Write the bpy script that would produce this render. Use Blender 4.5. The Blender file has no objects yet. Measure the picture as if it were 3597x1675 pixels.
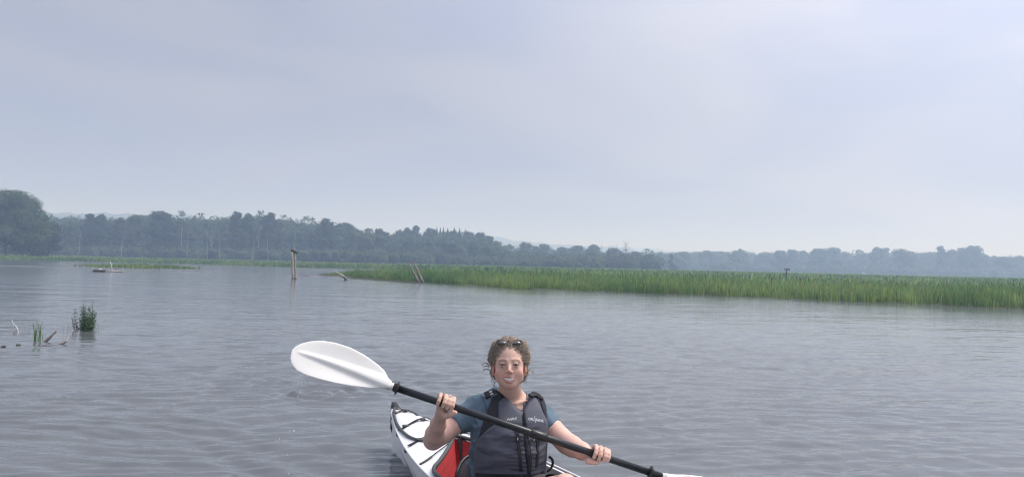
import bpy, bmesh, math, random
import numpy as np
from mathutils import Vector, Matrix, noise as mnoise
from mathutils.bvhtree import BVHTree
random.seed(7); RNG = np.random.default_rng(7)
SC = bpy.context.scene; COL = SC.collection
# ------------------------------------------------------------------ camera
PW, PH, F, CAMH = 3597.0, 1675.0, 2700.0, 1.25
PITCH, ROLL = math.radians(1.92), math.radians(1.35)
Fw = Vector((0, math.cos(PITCH), math.sin(PITCH)))
U0 = Vector((0, -math.sin(PITCH), math.cos(PITCH))); R0 = Vector((1, 0, 0))
Rt = R0*math.cos(ROLL) + U0*math.sin(ROLL)
Up = -R0*math.sin(ROLL) + U0*math.cos(ROLL)
EYE = Vector((0, 0, CAMH))
cd = bpy.data.cameras.new('camera'); cam = bpy.data.objects.new('camera', cd); COL.objects.link(cam)
cd.sensor_width = 36; cd.lens = 36*F/PW; cd.clip_start = .05; cd.clip_end = 20000
m = Matrix.Identity(4)
for i, v in enumerate((Rt, Up, -Fw)):
    for j in range(3): m[j][i] = v[j]
m.translation = EYE; cam.matrix_world = m; SC.camera = cam
def ray(px, py): return Fw + Rt*((px-PW/2)/F) + Up*((PH/2-py)/F)
def at(px, py, Y):                      # the point seen at that pixel of the photograph at world depth Y
    d = ray(px, py); return EYE + d*(Y/d.y)
def gnd(px, py, z=0.0):
    d = ray(px, py); return EYE + d*((z-CAMH)/d.z)
def hor(px): return 886 + .0236*px
# ------------------------------------------------------------------ sky, sun, exposure
SUN_EL, SUN_AZ = math.radians(60), math.radians(72)     # azimuth clockwise from +Y (towards the right of the view)
wd = bpy.data.worlds.new('World'); SC.world = wd; wd.use_nodes = True
nt = wd.node_tree; N = nt.nodes; L = nt.links; N.clear()
def nd(t, **k):
    n = N.new(t)
    for a, b in k.items(): setattr(n, a, b)
    return n
out = nd('ShaderNodeOutputWorld'); bg = nd('ShaderNodeBackground'); bg.inputs[1].default_value = .10
sky = nd('ShaderNodeTexSky', sky_type='NISHITA', sun_disc=False, sun_elevation=SUN_EL, sun_rotation=SUN_AZ, dust_density=4, air_density=1.2)
tc = nd('ShaderNodeTexCoord'); mp = nd('ShaderNodeMapping'); mp.inputs['Scale'].default_value = (1.0, 1.0, 3.2)
mp.inputs['Location'].default_value = (3.1, 1.7, .35)
nz = nd('ShaderNodeTexNoise'); nz.inputs['Scale'].default_value = 2.3; nz.inputs['Detail'].default_value = 3.5; nz.inputs['Roughness'].default_value = .45
nz.inputs['Distortion'].default_value = .5
rp = nd('ShaderNodeValToRGB'); rp.color_ramp.elements[0].position = .40; rp.color_ramp.elements[1].position = .60
rp.color_ramp.interpolation = 'B_SPLINE'
SKYK = 10.0
rp.color_ramp.elements[0].color = (.525, .580, .80, 1); rp.color_ramp.elements[1].color = (.735, .742, .845, 1)
# the smoke veil is brighter towards the hidden sun
sv = nd('ShaderNodeCombineXYZ'); sv.inputs[0].default_value = math.sin(SUN_AZ)*math.cos(SUN_EL); sv.inputs[1].default_value = math.cos(SUN_AZ)*math.cos(SUN_EL); sv.inputs[2].default_value = math.sin(SUN_EL)
dt = nd('ShaderNodeVectorMath', operation='DOT_PRODUCT')
mr = nd('ShaderNodeMapRange'); mr.inputs['From Min'].default_value = -.4; mr.inputs['From Max'].default_value = 1; mr.inputs['To Min'].default_value = .505*SKYK; mr.inputs['To Max'].default_value = 1.85*SKYK
mr.interpolation_type = 'SMOOTHSTEP'; mr.inputs['From Min'].default_value = .18; mr.inputs['From Max'].default_value = 1.18
vm = nd('ShaderNodeVectorMath', operation='SCALE')
mx = nd('ShaderNodeMix', data_type='RGBA'); mx.inputs['Factor'].default_value = .94
L.new(tc.outputs['Generated'], mp.inputs[0]); L.new(mp.outputs[0], nz.inputs['Vector']); L.new(nz.outputs['Fac'], rp.inputs[0])
L.new(tc.outputs['Generated'], dt.inputs[0]); L.new(sv.outputs[0], dt.inputs[1]); L.new(dt.outputs['Value'], mr.inputs['Value'])
L.new(rp.outputs[0], vm.inputs[0]); L.new(mr.outputs[0], vm.inputs['Scale'])
L.new(sky.outputs[0], mx.inputs['A']); L.new(vm.outputs[0], mx.inputs['B']); L.new(mx.outputs['Result'], bg.inputs[0]); L.new(bg.outputs[0], out.inputs[0])
sl = bpy.data.lights.new('sun', 'SUN'); sl.energy = 3.0; sl.angle = math.radians(24); sl.color = (1, .95, .88)
so = bpy.data.objects.new('sun', sl); COL.objects.link(so)
so.rotation_euler = (math.pi/2-SUN_EL, 0, math.pi-SUN_AZ)
sdir = Vector((math.sin(SUN_AZ)*math.cos(SUN_EL), math.cos(SUN_AZ)*math.cos(SUN_EL), math.sin(SUN_EL)))
so.rotation_euler = sdir.to_track_quat('Z', 'Y').to_euler()
SC.view_settings.view_transform = 'Standard'; SC.view_settings.look = 'None'; SC.view_settings.gamma = 1; SC.view_settings.exposure = .25
SC.view_settings.use_curve_mapping = False
SC.cycles.use_denoising = True; SC.cycles.filter_width = 1.15; SC.cycles.max_bounces = 8; SC.cycles.volume_bounces = 4; SC.cycles.diffuse_bounces = 3
SC.cycles.caustics_reflective = False; SC.cycles.caustics_refractive = False
SC.render.engine = 'CYCLES'
# ------------------------------------------------------------------ helpers
def tag(o, label=None, cat=None, group=None, kind=None):
    if label: o['label'] = label
    if cat: o['category'] = cat
    if group: o['group'] = group
    if kind: o['kind'] = kind
    return o
def mesh(name, V, Fc, mat, parent=None, smooth=False, colors=None, flat=None):
    """V: (n,3); Fc: (m,3|4) array or list of faces"""
    me = bpy.data.meshes.new(name); V = np.asarray(V, dtype=np.float32).reshape(-1, 3)
    if isinstance(Fc, np.ndarray):
        k = Fc.shape[1]; nf = len(Fc)
        me.vertices.add(len(V)); me.vertices.foreach_set('co', V.ravel())
        me.loops.add(nf*k); me.loops.foreach_set('vertex_index', Fc.astype(np.int32).ravel())
        me.polygons.add(nf); me.polygons.foreach_set('loop_start', np.arange(0, nf*k, k, dtype=np.int32))
        me.update(calc_edges=True); me.validate()
    else:
        me.from_pydata([tuple(map(float, v)) for v in V], [], [tuple(f) for f in Fc]); me.update()
    if colors is not None:
        a = me.color_attributes.new('tint', 'FLOAT_COLOR', 'POINT')
        c = np.ones((len(V), 4), dtype=np.float32); c[:, :3] = colors; a.data.foreach_set('color', c.ravel())
    me.polygons.foreach_set('use_smooth', np.full(len(me.polygons), smooth, dtype=bool))
    if mat: me.materials.append(mat)
    o = bpy.data.objects.new(name, me); COL.objects.link(o)
    if parent: o.parent = parent
    return o
def empty(name, loc=(0, 0, 0), rz=0, parent=None):
    o = bpy.data.objects.new(name, None); COL.objects.link(o); o.location = loc; o.rotation_euler = (0, 0, rz); o.empty_display_size = .1
    if parent: o.parent = parent
    return o
class MB:
    def __init__(s): s.v = []; s.f = []; s.c = []; s.n = 0
    def add(s, V, Fc, c=None):
        V = np.asarray(V, float).reshape(-1, 3); s.v.append(V); s.f += [tuple(int(i)+s.n for i in f) for f in Fc]
        if c is not None: s.c.append(np.tile(np.asarray(c, float), (len(V), 1)) if np.ndim(c) == 1 else c)
        s.n += len(V)
    def build(s, name, mat, parent=None, smooth=True):
        return mesh(name, np.concatenate(s.v), s.f, mat, parent, smooth, np.concatenate(s.c) if s.c else None)
def frames(P):
    P = [Vector(p) for p in P]; T = []
    for i in range(len(P)):
        t = P[min(i+1, len(P)-1)]-P[max(i-1, 0)]; T.append(t.normalized() if t.length > 1e-9 else Vector((0, 0, 1)))
    a = Vector((0, 0, 1)) if abs(T[0].z) < .9 else Vector((1, 0, 0)); n = (a-T[0]*a.dot(T[0])).normalized(); out = []
    for t in T:
        n = n-t*n.dot(t); n = n.normalized() if n.length > 1e-6 else t.orthogonal().normalized(); out.append((t, n, t.cross(n)))
    return out
def tube(mb, P, R, k=8, c=None, flat=1.0):
    fr = frames(P); n = len(P)
    if not hasattr(R, '__len__'): R = [R]*n
    V = []; Fc = []
    for p, r, (t, a, b) in zip(P, R, fr):
        for j in range(k):
            th = 2*math.pi*j/k; V.append(Vector(p)+a*(r*math.cos(th)*flat)+b*(r*math.sin(th)))
    for i in range(n-1):
        for j in range(k): Fc.append((i*k+j, i*k+(j+1) % k, (i+1)*k+(j+1) % k, (i+1)*k+j))
    Fc.append(tuple(range(k))[::-1]); Fc.append(tuple((n-1)*k+j for j in range(k)))
    mb.add([tuple(v) for v in V], Fc, c)
def box(mb, c, half, ax=None, col=None, bev=0.0):
    ax = ax or (Vector((1, 0, 0)), Vector((0, 1, 0)), Vector((0, 0, 1))); c = Vector(c)
    if bev:
        V = []; 
        for sz in (-1, 1):
            for ring, (ix, iz) in enumerate(((bev, 0), (0, bev)) if sz < 0 else ((0, bev), (bev, 0))):
                hx, hy, hz = half[0]-ix, half[1]-ix, half[2]-iz
                b2 = bev
                for (x, y) in ((hx, hy-b2), (hx-b2, hy), (-hx+b2, hy), (-hx, hy-b2), (-hx, -hy+b2), (-hx+b2, -hy), (hx-b2, -hy), (hx, -hy+b2)):
                    V.append(c+ax[0]*x+ax[1]*y+ax[2]*(sz*hz))
        Fc = [tuple(range(8))[::-1], tuple(24+i for i in range(8))]
        for r in range(3):
            for j in range(8): Fc.append((r*8+j, r*8+(j+1) % 8, r*8+8+(j+1) % 8, r*8+8+j))
        mb.add([tuple(v) for v in V], Fc, col); return
    V = [c+ax[0]*(sx*half[0])+ax[1]*(sy*half[1])+ax[2]*(sz*half[2]) for sz in (-1, 1) for sy in (-1, 1) for sx in (-1, 1)]
    mb.add([tuple(v) for v in V], [(0, 2, 3, 1), (4, 5, 7, 6), (0, 1, 5, 4), (2, 6, 7, 3), (0, 4, 6, 2), (1, 3, 7, 5)], col)
def catmull(P, n=6):
    P = [Vector(p) for p in P]; out = []
    for i in range(len(P)-1):
        p0, p1, p2, p3 = P[max(i-1, 0)], P[i], P[i+1], P[min(i+2, len(P)-1)]
        for j in range(n):
            t = j/n; out.append(.5*((2*p1)+(p2-p0)*t+(2*p0-5*p1+4*p2-p3)*t*t+(3*p1-p0-3*p2+p3)*t**3))
    out.append(P[-1]); return out
MATS = {}
def mat(name, col, rough=.6, tint=False, var=0, vscale=5, bump=0, bscale=20, spec=.5, sub=0, stretch=(1, 1, 1), metal=0, coat=0, subrad=(1, .35, .2), trans=0, bdist=.01, leaf=0):
    if name in MATS: return MATS[name]
    m = bpy.data.materials.new(name); m.use_nodes = True; t = m.node_tree; P = t.nodes['Principled BSDF']
    P.inputs['Base Color'].default_value = (*col, 1); P.inputs['Roughness'].default_value = rough
    P.inputs['Specular IOR Level'].default_value = spec; P.inputs['Metallic'].default_value = metal; P.inputs['Coat Weight'].default_value = coat
    if sub:
        P.inputs['Subsurface Weight'].default_value = sub; P.inputs['Subsurface Radius'].default_value = subrad; P.inputs['Subsurface Scale'].default_value = .008
    if trans: P.inputs['Transmission Weight'].default_value = trans
    co = t.nodes.new('ShaderNodeTexCoord'); mp = t.nodes.new('ShaderNodeMapping'); mp.inputs['Scale'].default_value = stretch
    t.links.new(co.outputs['Object'], mp.inputs[0]); src = None
    if tint:
        a = t.nodes.new('ShaderNodeVertexColor'); a.layer_name = 'tint'; src = a.outputs[0]
    if var:
        n = t.nodes.new('ShaderNodeTexNoise'); n.inputs['Scale'].default_value = vscale; n.inputs['Detail'].default_value = 5; t.links.new(mp.outputs[0], n.inputs['Vector'])
        r = t.nodes.new('ShaderNodeMapRange'); r.inputs['From Min'].default_value = .3; r.inputs['From Max'].default_value = .7
        r.inputs['To Min'].default_value = 1-var; r.inputs['To Max'].default_value = 1+var; t.links.new(n.outputs['Fac'], r.inputs['Value'])
        s = t.nodes.new('ShaderNodeVectorMath'); s.operation = 'SCALE'; s.inputs[0].default_value = col
        if src: t.links.new(src, s.inputs[0])
        t.links.new(r.outputs[0], s.inputs['Scale']); src = s.outputs[0]
    if src: t.links.new(src, P.inputs['Base Color'])
    if bump:
        n = t.nodes.new('ShaderNodeTexNoise'); n.inputs['Scale'].default_value = bscale; n.inputs['Detail'].default_value = 4; t.links.new(mp.outputs[0], n.inputs['Vector'])
        b = t.nodes.new('ShaderNodeBump'); b.inputs['Strength'].default_value = bump; b.inputs['Distance'].default_value = bdist
        t.links.new(n.outputs['Fac'], b.inputs['Height']); t.links.new(b.outputs[0], P.inputs['Normal'])
    if leaf:
        tl = t.nodes.new('ShaderNodeBsdfTranslucent'); ms = t.nodes.new('ShaderNodeMixShader'); ms.inputs[0].default_value = leaf
        if src: t.links.new(src, tl.inputs[0])
        else: tl.inputs[0].default_value = (*col, 1)
        t.links.new(P.outputs[0], ms.inputs[1]); t.links.new(tl.outputs[0], ms.inputs[2]); t.links.new(ms.outputs[0], t.nodes['Material Output'].inputs['Surface'])
    MATS[name] = m; return m
# smooth value noise, vectorised
_G = RNG.random((64, 64, 64)).astype(np.float32)
def vnoise(x, y, z=0.0):
    x, y, z = np.broadcast_arrays(np.asarray(x, float), np.asarray(y, float), np.asarray(z, float))
    xi, yi, zi = np.floor(x).astype(int), np.floor(y).astype(int), np.floor(z).astype(int)
    fx, fy, fz = x-xi, y-yi, z-zi; fx = fx*fx*(3-2*fx); fy = fy*fy*(3-2*fy); fz = fz*fz*(3-2*fz); o = 0
    for dx in (0, 1):
        for dy in (0, 1):
            for dz in (0, 1):
                o = o + _G[(xi+dx) % 64, (yi+dy) % 64, (zi+dz) % 64]*(fx if dx else 1-fx)*(fy if dy else 1-fy)*(fz if dz else 1-fz)
    return o*2-1
# ------------------------------------------------------------------ haze
HTOP, SIG = 92.0, .0016
def haze():
    m = bpy.data.materials.new('haze'); m.use_nodes = True; t = m.node_tree; t.nodes.clear()
    o = t.nodes.new('ShaderNodeOutputMaterial'); v = t.nodes.new('ShaderNodeVolumePrincipled')
    v.inputs['Color'].default_value = (.55, .72, 1.0, 1); v.inputs['Absorption Color'].default_value = (1, 1, 1, 1); v.inputs['Density'].default_value = SIG; v.inputs['Anisotropy'].default_value = .25
    t.links.new(v.outputs[0], o.inputs['Volume'])
    mb = MB(); box(mb, (0, 1800, (HTOP-3)/2), (5200, 5200, (HTOP+3)/2)); ob = mb.build('haze', m, smooth=False); tag(ob, kind='stuff')
    m.cycles.homogeneous_volume = True
haze()
# ------------------------------------------------------------------ land, shoreline, water
ISL = [gnd(*p) for p in ((1135, 962), (1200, 968), (1300, 977), (1430, 985), (1500, 992), (1800, 1012), (2120, 1025), (2500, 1040), (2850, 1055), (3200, 1068), (3597, 1083), (4300, 1110), (5600, 1165))]
ISL_X = np.array([p.x for p in ISL]); ISL_Y = np.array([p.y for p in ISL])
FARB = [gnd(*p) for p in ((-3500, 835), (-600, 899), (0, 912), (300, 918), (700, 928), (1000, 938), (1230, 943))]
FB_X = np.array([p.x for p in FARB]); FB_Y = np.array([p.y for p in FARB])
def isl_front(x):
    x = np.asarray(x, float); y = np.interp(x, ISL_X, ISL_Y)
    return y + 1.3*vnoise(x*.35, 3.1)+.8*vnoise(x*1.3, 9.)+.45*vnoise(x*4.3, 2.)
def isl_land(x, y):                      # >0 inside the reed island (metres behind its front edge)
    tip = ISL_X[0]
    back = np.interp(x, [tip, tip+6, tip+16, tip+30], [ISL_Y[0]+1, 80, 104, 9000])
    return np.minimum(np.minimum(y-isl_front(x), back-y), (x-tip)*1.2)
def far_land(x, y): return y - np.interp(x, FB_X, FB_Y) + 1.6*vnoise(x*.09, 5.5)
SPIT = (gnd(455, 940), 9.0, 6.5)         # small reed islet at the left
def spit_land(x, y):
    p = SPIT[0]; return (1-np.sqrt(((x-p.x)/4.9)**2+((y-p.y-2)/3.0)**2))*4.0
def land(x, y): return np.maximum(np.maximum(isl_land(x, y), far_land(x, y)), spit_land(x, y))
def polar(n_ang, radii, a0, a1):
    A = np.linspace(a0, a1, n_ang); R = radii
    X = np.outer(R, np.sin(A)); Y = np.outer(R, np.cos(A)); return X, Y
def gridfaces(nr, na):
    i = np.arange(nr*na).reshape(nr, na); return np.stack([i[:-1, :-1], i[:-1, 1:], i[1:, 1:], i[1:, :-1]], -1).reshape(-1, 4)[:, ::-1]
def ground():
    R = np.concatenate([[0.01], np.geomspace(3, 140, 170), np.geomspace(144, 6000, 60)])
    X, Y = polar(360, R, -math.pi, math.pi); l = land(X, Y)
    Z = np.clip(l*.06, -1.2, .06)+np.clip((np.hypot(X, Y)-200)/400, 0, 1)*.3
    Z = np.where(l > 0, Z, np.minimum(Z, -.05))
    o = mesh('ground', np.stack([X, Y, Z], -1).reshape(-1, 3), gridfaces(*X.shape), mat('marsh_mud', (.045, .06, .03), .9, var=.35, vscale=.6, bump=.3), smooth=True)
    tag(o, 'marsh ground and river bed', kind='structure')
ground()
WAVES = []
for i in range(60):
    lam = .12*(1.105**(i % 25))*random.uniform(.9, 1.1); th = math.radians(random.gauss(99, 11) if i % 3 else random.gauss(82, 22))
    WAVES.append((2*math.pi/lam, th, random.uniform(0, 6.28), lam))
CUR = gnd(1120, 1378)
SEAT = Vector((0.0, 3.72, 0)); KD = Vector((.473, -.881, 0)).normalized(); KN = Vector((KD.y*-1, KD.x, 0))  # KN points image-right (starboard of view)
def wave_z(X, Y):
    Z = np.zeros_like(X); D = np.hypot(X, Y)
    patch = .55+.75*np.clip(vnoise(X*.16+4, Y*.07+2)*.8+.35*vnoise(X*.5, Y*.22+7)+.35, -.2, 1.3)
    wx = X+.25*vnoise(X*.6, Y*.6, 3.3); wy = Y+.30*vnoise(X*.55+9, Y*.55, 8.1)
    for k, th, ph, lam in WAVES:
        side = 1.0
        s = np.sin(k*(wx*math.cos(th)+wy*math.sin(th))+ph); s = s+.25*np.cos(2*(k*(wx*math.cos(th)+wy*math.sin(th))+ph))
        vis = np.clip(1.6-(D*.018)/lam*1.2, 0, 1)               # what the sheet's own spacing can carry
        big = 1.0 if lam < .9 else (.55+.75*np.clip(1-(D-4)/9, 0, 1))
        left = .25+.75*np.clip((-X-.2)/2.5+.1, 0, 1)*np.clip(1.3-(D-4.5)/3.0, 0, 1)
        Z += s*(.0027*lam**.75 if lam < .5 else .0012*left)*vis*big*(patch if lam < .9 else .6+.4*patch)
    # slow swell in the near left, stroke rings and the wake of the hull
    def rings(cx, cy, lam, amp, rad, dec):
        r = np.hypot(X-cx, (Y-cy)); return amp*np.sin(2*math.pi*r/lam)*np.exp(-((r-rad)/dec)**2)
    Z += rings(CUR.x, CUR.y, .17, .014, .25, .20)+rings(CUR.x+.25, CUR.y+.3, .26, .007, .6, .3)
    Z += rings(CUR.x-.9, CUR.y+.2, .2, .006, .2, .25)
    s = (X-SEAT.x)*KD.x+(Y-SEAT.y)*KD.y; n = (X-SEAT.x)*KN.x+(Y-SEAT.y)*KN.y
    for sg in (-1, 1):
        u = sg*n-.30-(-s-.2)*.34
        Z += np.where(s < 1.2, .010*np.sin(2*math.pi*u/.30+.6)*np.exp(-(u/.38)**2)*np.clip((1.2-s)/1, 0, 1)*np.exp(-np.clip(-s-1, 0, 9)/2.2), 0)
    Z += .010*np.exp(-((Y-4.6-.25*X+.1*vnoise(X*1.1, 1.))/.16)**2)*np.clip((-.9-X)/1, 0, 1)-.006*np.exp(-((Y-4.95-.22*X)/.18)**2)*np.clip((-1.2-X)/1, 0, 1)
    return Z
def water():
    m = bpy.data.materials.new('river_water'); m.use_nodes = True; t = m.node_tree; P = t.nodes['Principled BSDF']
    P.inputs['Base Color'].default_value = (.108, .118, .126, 1); P.inputs['Roughness'].default_value = .10; P.inputs['IOR'].default_value = 1.333
    co = t.nodes.new('ShaderNodeTexCoord'); prev = None
    for sc_, st, dist, rot in ((17.0, (.38, 1, 1), .0045, .05), (7.5, (.36, 1, 1), .011, -.08), (2.4, (.33, 1, 1), .042, .10), (.6, (.30, 1, 1), .10, -.06)):
        mp = t.nodes.new('ShaderNodeMapping'); mp.inputs['Scale'].default_value = st; mp.inputs['Rotation'].default_value = (0, 0, rot)
        n = t.nodes.new('ShaderNodeTexNoise'); n.inputs['Scale'].default_value = sc_; n.inputs['Detail'].default_value = 3; n.inputs['Roughness'].default_value = .5
        t.links.new(co.outputs['Object'], mp.inputs[0]); t.links.new(mp.outputs[0], n.inputs['Vector'])
        b = t.nodes.new('ShaderNodeBump'); b.inputs['Distance'].default_value = dist
        # wind patches: broad areas where the fine ripple is stronger or nearly gone
        mp2 = t.nodes.new('ShaderNodeMapping'); mp2.inputs['Scale'].default_value = (.12, .05, 1) if sc_ < 3 else (.35, .16, 1); mp2.inputs['Location'].default_value = (sc_, 2, 0)
        n2 = t.nodes.new('ShaderNodeTexNoise'); n2.inputs['Scale'].default_value = 1; n2.inputs['Detail'].default_value = 4
        r = t.nodes.new('ShaderNodeMapRange'); r.inputs['From Min'].default_value = .38; r.inputs['From Max'].default_value = .64; r.inputs['To Min'].default_value = .18; r.inputs['To Max'].default_value = 1.0
        t.links.new(co.outputs['Object'], mp2.inputs[0]); t.links.new(mp2.outputs[0], n2.inputs['Vector']); t.links.new(n2.outputs['Fac'], r.inputs['Value']); t.links.new(r.outputs[0], b.inputs['Strength'])
        t.links.new(n.outputs['Fac'], b.inputs['Height'])
        if prev: t.links.new(prev, b.inputs['Normal'])
        prev = b.outputs[0]
    t.links.new(prev, P.inputs['Normal'])
    R = np.concatenate([np.geomspace(2.2, 60, 560), np.geomspace(62, 6000, 60)]); a = math.radians(44)
    X, Y = polar(620, R, -a, a); Z = wave_z(X, Y)*np.clip((120-np.hypot(X, Y))/60, 0, 1)
    V1 = np.stack([X, Y, Z], -1).reshape(-1, 3); F1 = gridfaces(*X.shape)
    # the rest of the circle, coarser
    X2, Y2 = polar(150, R[::4], a, 2*math.pi-a); Z2 = np.zeros_like(X2)
    V2 = np.stack([X2, Y2, Z2], -1).reshape(-1, 3); F2 = gridfaces(*X2.shape)+len(V1)
    A = np.linspace(-math.pi, math.pi, 49)[:-1]; V3 = np.array([[0, 0, 0]]+[[2.23*math.sin(t_), 2.23*math.cos(t_), 0] for t_ in A])
    F3 = np.array([[0, 1+(i+1) % 48, 1+i, 1+i] for i in range(48)])+len(V1)+len(V2)
    V = np.concatenate([V1, V2, V3]); Fq = np.concatenate([F1, F2])
    n0 = len(V1)+len(V2)
    me_f = [tuple(f) for f in Fq[:0]]
    o = mesh('water', V[:n0], Fq, m, smooth=True)
    tag(o, 'rippled grey river water', kind='structure')
water()
# ------------------------------------------------------------------ hills
def hill(name, d, pts, col, deep=300):
    xs = np.linspace(pts[0][0], pts[-1][0], 220); ys = np.interp(xs, [p[0] for p in pts], [p[1] for p in pts])
    top = np.array([at(x, y, d).z for x, y in zip(xs, ys)]); wx = np.array([at(x, y, d).x for x, y in zip(xs, ys)])
    top = top*1.0+2.2*vnoise(wx*.03, 2.)+1.6*vnoise(wx*.09, 4.)+1.0*vnoise(wx*.3, 4.)
    prof = [(-.9, 0), (-.6, .28), (-.35, .6), (-.15, .88), (0, 1), (.25, .9), (.6, .5), (1, 0)]
    V = np.array([[x, d+deep*u, max(z, 1)*h+(1.5*float(vnoise(x*.05, u*9)) if 0 < h < 1 else 0)-(.5 if h == 0 else 0)] for (u, h) in prof for x, z in zip(wx, top)])
    o = mesh(name, V, gridfaces(len(prof), 220)[:, ::-1], mat('hill_woods', (.05, .075, .04), .95, var=.3, vscale=.05, bump=.6, bscale=.08, bdist=3), smooth=True)
    tag(o, kind='structure')
hill('hills', 980, [(-700, 800), (-300, 770), (60, 748), (140, 742), (200, 752), (260, 754), (340, 748), (400, 744), (470, 750), (520, 762), (600, 756), (680, 758), (760, 775), (900, 800), (1300, 870)], None)
hill('hills', 1450, [(1300, 900), (1500, 850), (1650, 833), (1740, 832), (1820, 842), (1900, 852), (2000, 862), (2150, 866), (2260, 878), (2350, 890), (2500, 905), (2800, 930)], None)
hill('hills', 2100, [(1900, 880), (2100, 868), (2260, 872), (2420, 882), (2700, 905), (3100, 935)], None)
# ------------------------------------------------------------------ reeds
def blades(name, X, Y, H, W, cols, mt, base=.04, lean=.22, seg=2):
    """one tapering bent blade per point, 2 segments"""
    n = len(X); ang = RNG.random(n)*math.pi; ldx = RNG.normal(0, lean, n)+.05; ldy = RNG.normal(0, lean*.6, n)
    dx, dy = np.cos(ang)*W/2, np.sin(ang)*W/2; V = np.zeros((n, 5, 3), np.float32)
    V[:, 0] = np.stack([X-dx, Y-dy, np.full(n, base)], -1); V[:, 1] = np.stack([X+dx, Y+dy, np.full(n, base)], -1)
    mx_, my_ = X+ldx*H*.30, Y+ldy*H*.30
    V[:, 2] = np.stack([mx_-dx*.9, my_-dy*.9, base+H*.58], -1); V[:, 3] = np.stack([mx_+dx*.9, my_+dy*.9, base+H*.58], -1)
    bend = 1-np.abs(ldx)*.45
    V[:, 4] = np.stack([X+ldx*H, Y+ldy*H, base+H*bend], -1)
    i = np.arange(n)[:, None]*5; T = np.concatenate([i+[0, 1, 3], i+[0, 3, 2], i+[2, 3, 4]], 0)
    C = np.repeat(cols, 5, 0).reshape(n, 5, 3); return V.reshape(-1, 3), T, C.reshape(-1, 3)
REED = mat('reed_leaf', (.1, .17, .05), .55, tint=True, var=.12, vscale=3, spec=.3, leaf=.5)
def reed_cols(X, Y, n, warm=0.0):
    t = np.clip(.5+.45*vnoise(X*.18, Y*.12)+.30*vnoise(X*.9, Y*.5, 4)+.40*vnoise(X*3.3, Y*2.1, 6), 0, 1)[:, None]
    a = np.array([.105, .215, .070]); b = np.array([.27, .37, .120]); c = a*(1-t)+b*t
    r = RNG.random(n)[:, None]; c = c*(.55+.9*r)
    straw = (RNG.random(n) < .05)[:, None]; c = np.where(straw, np.array([.30, .27, .14])*(.6+.6*r), c); return c
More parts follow.
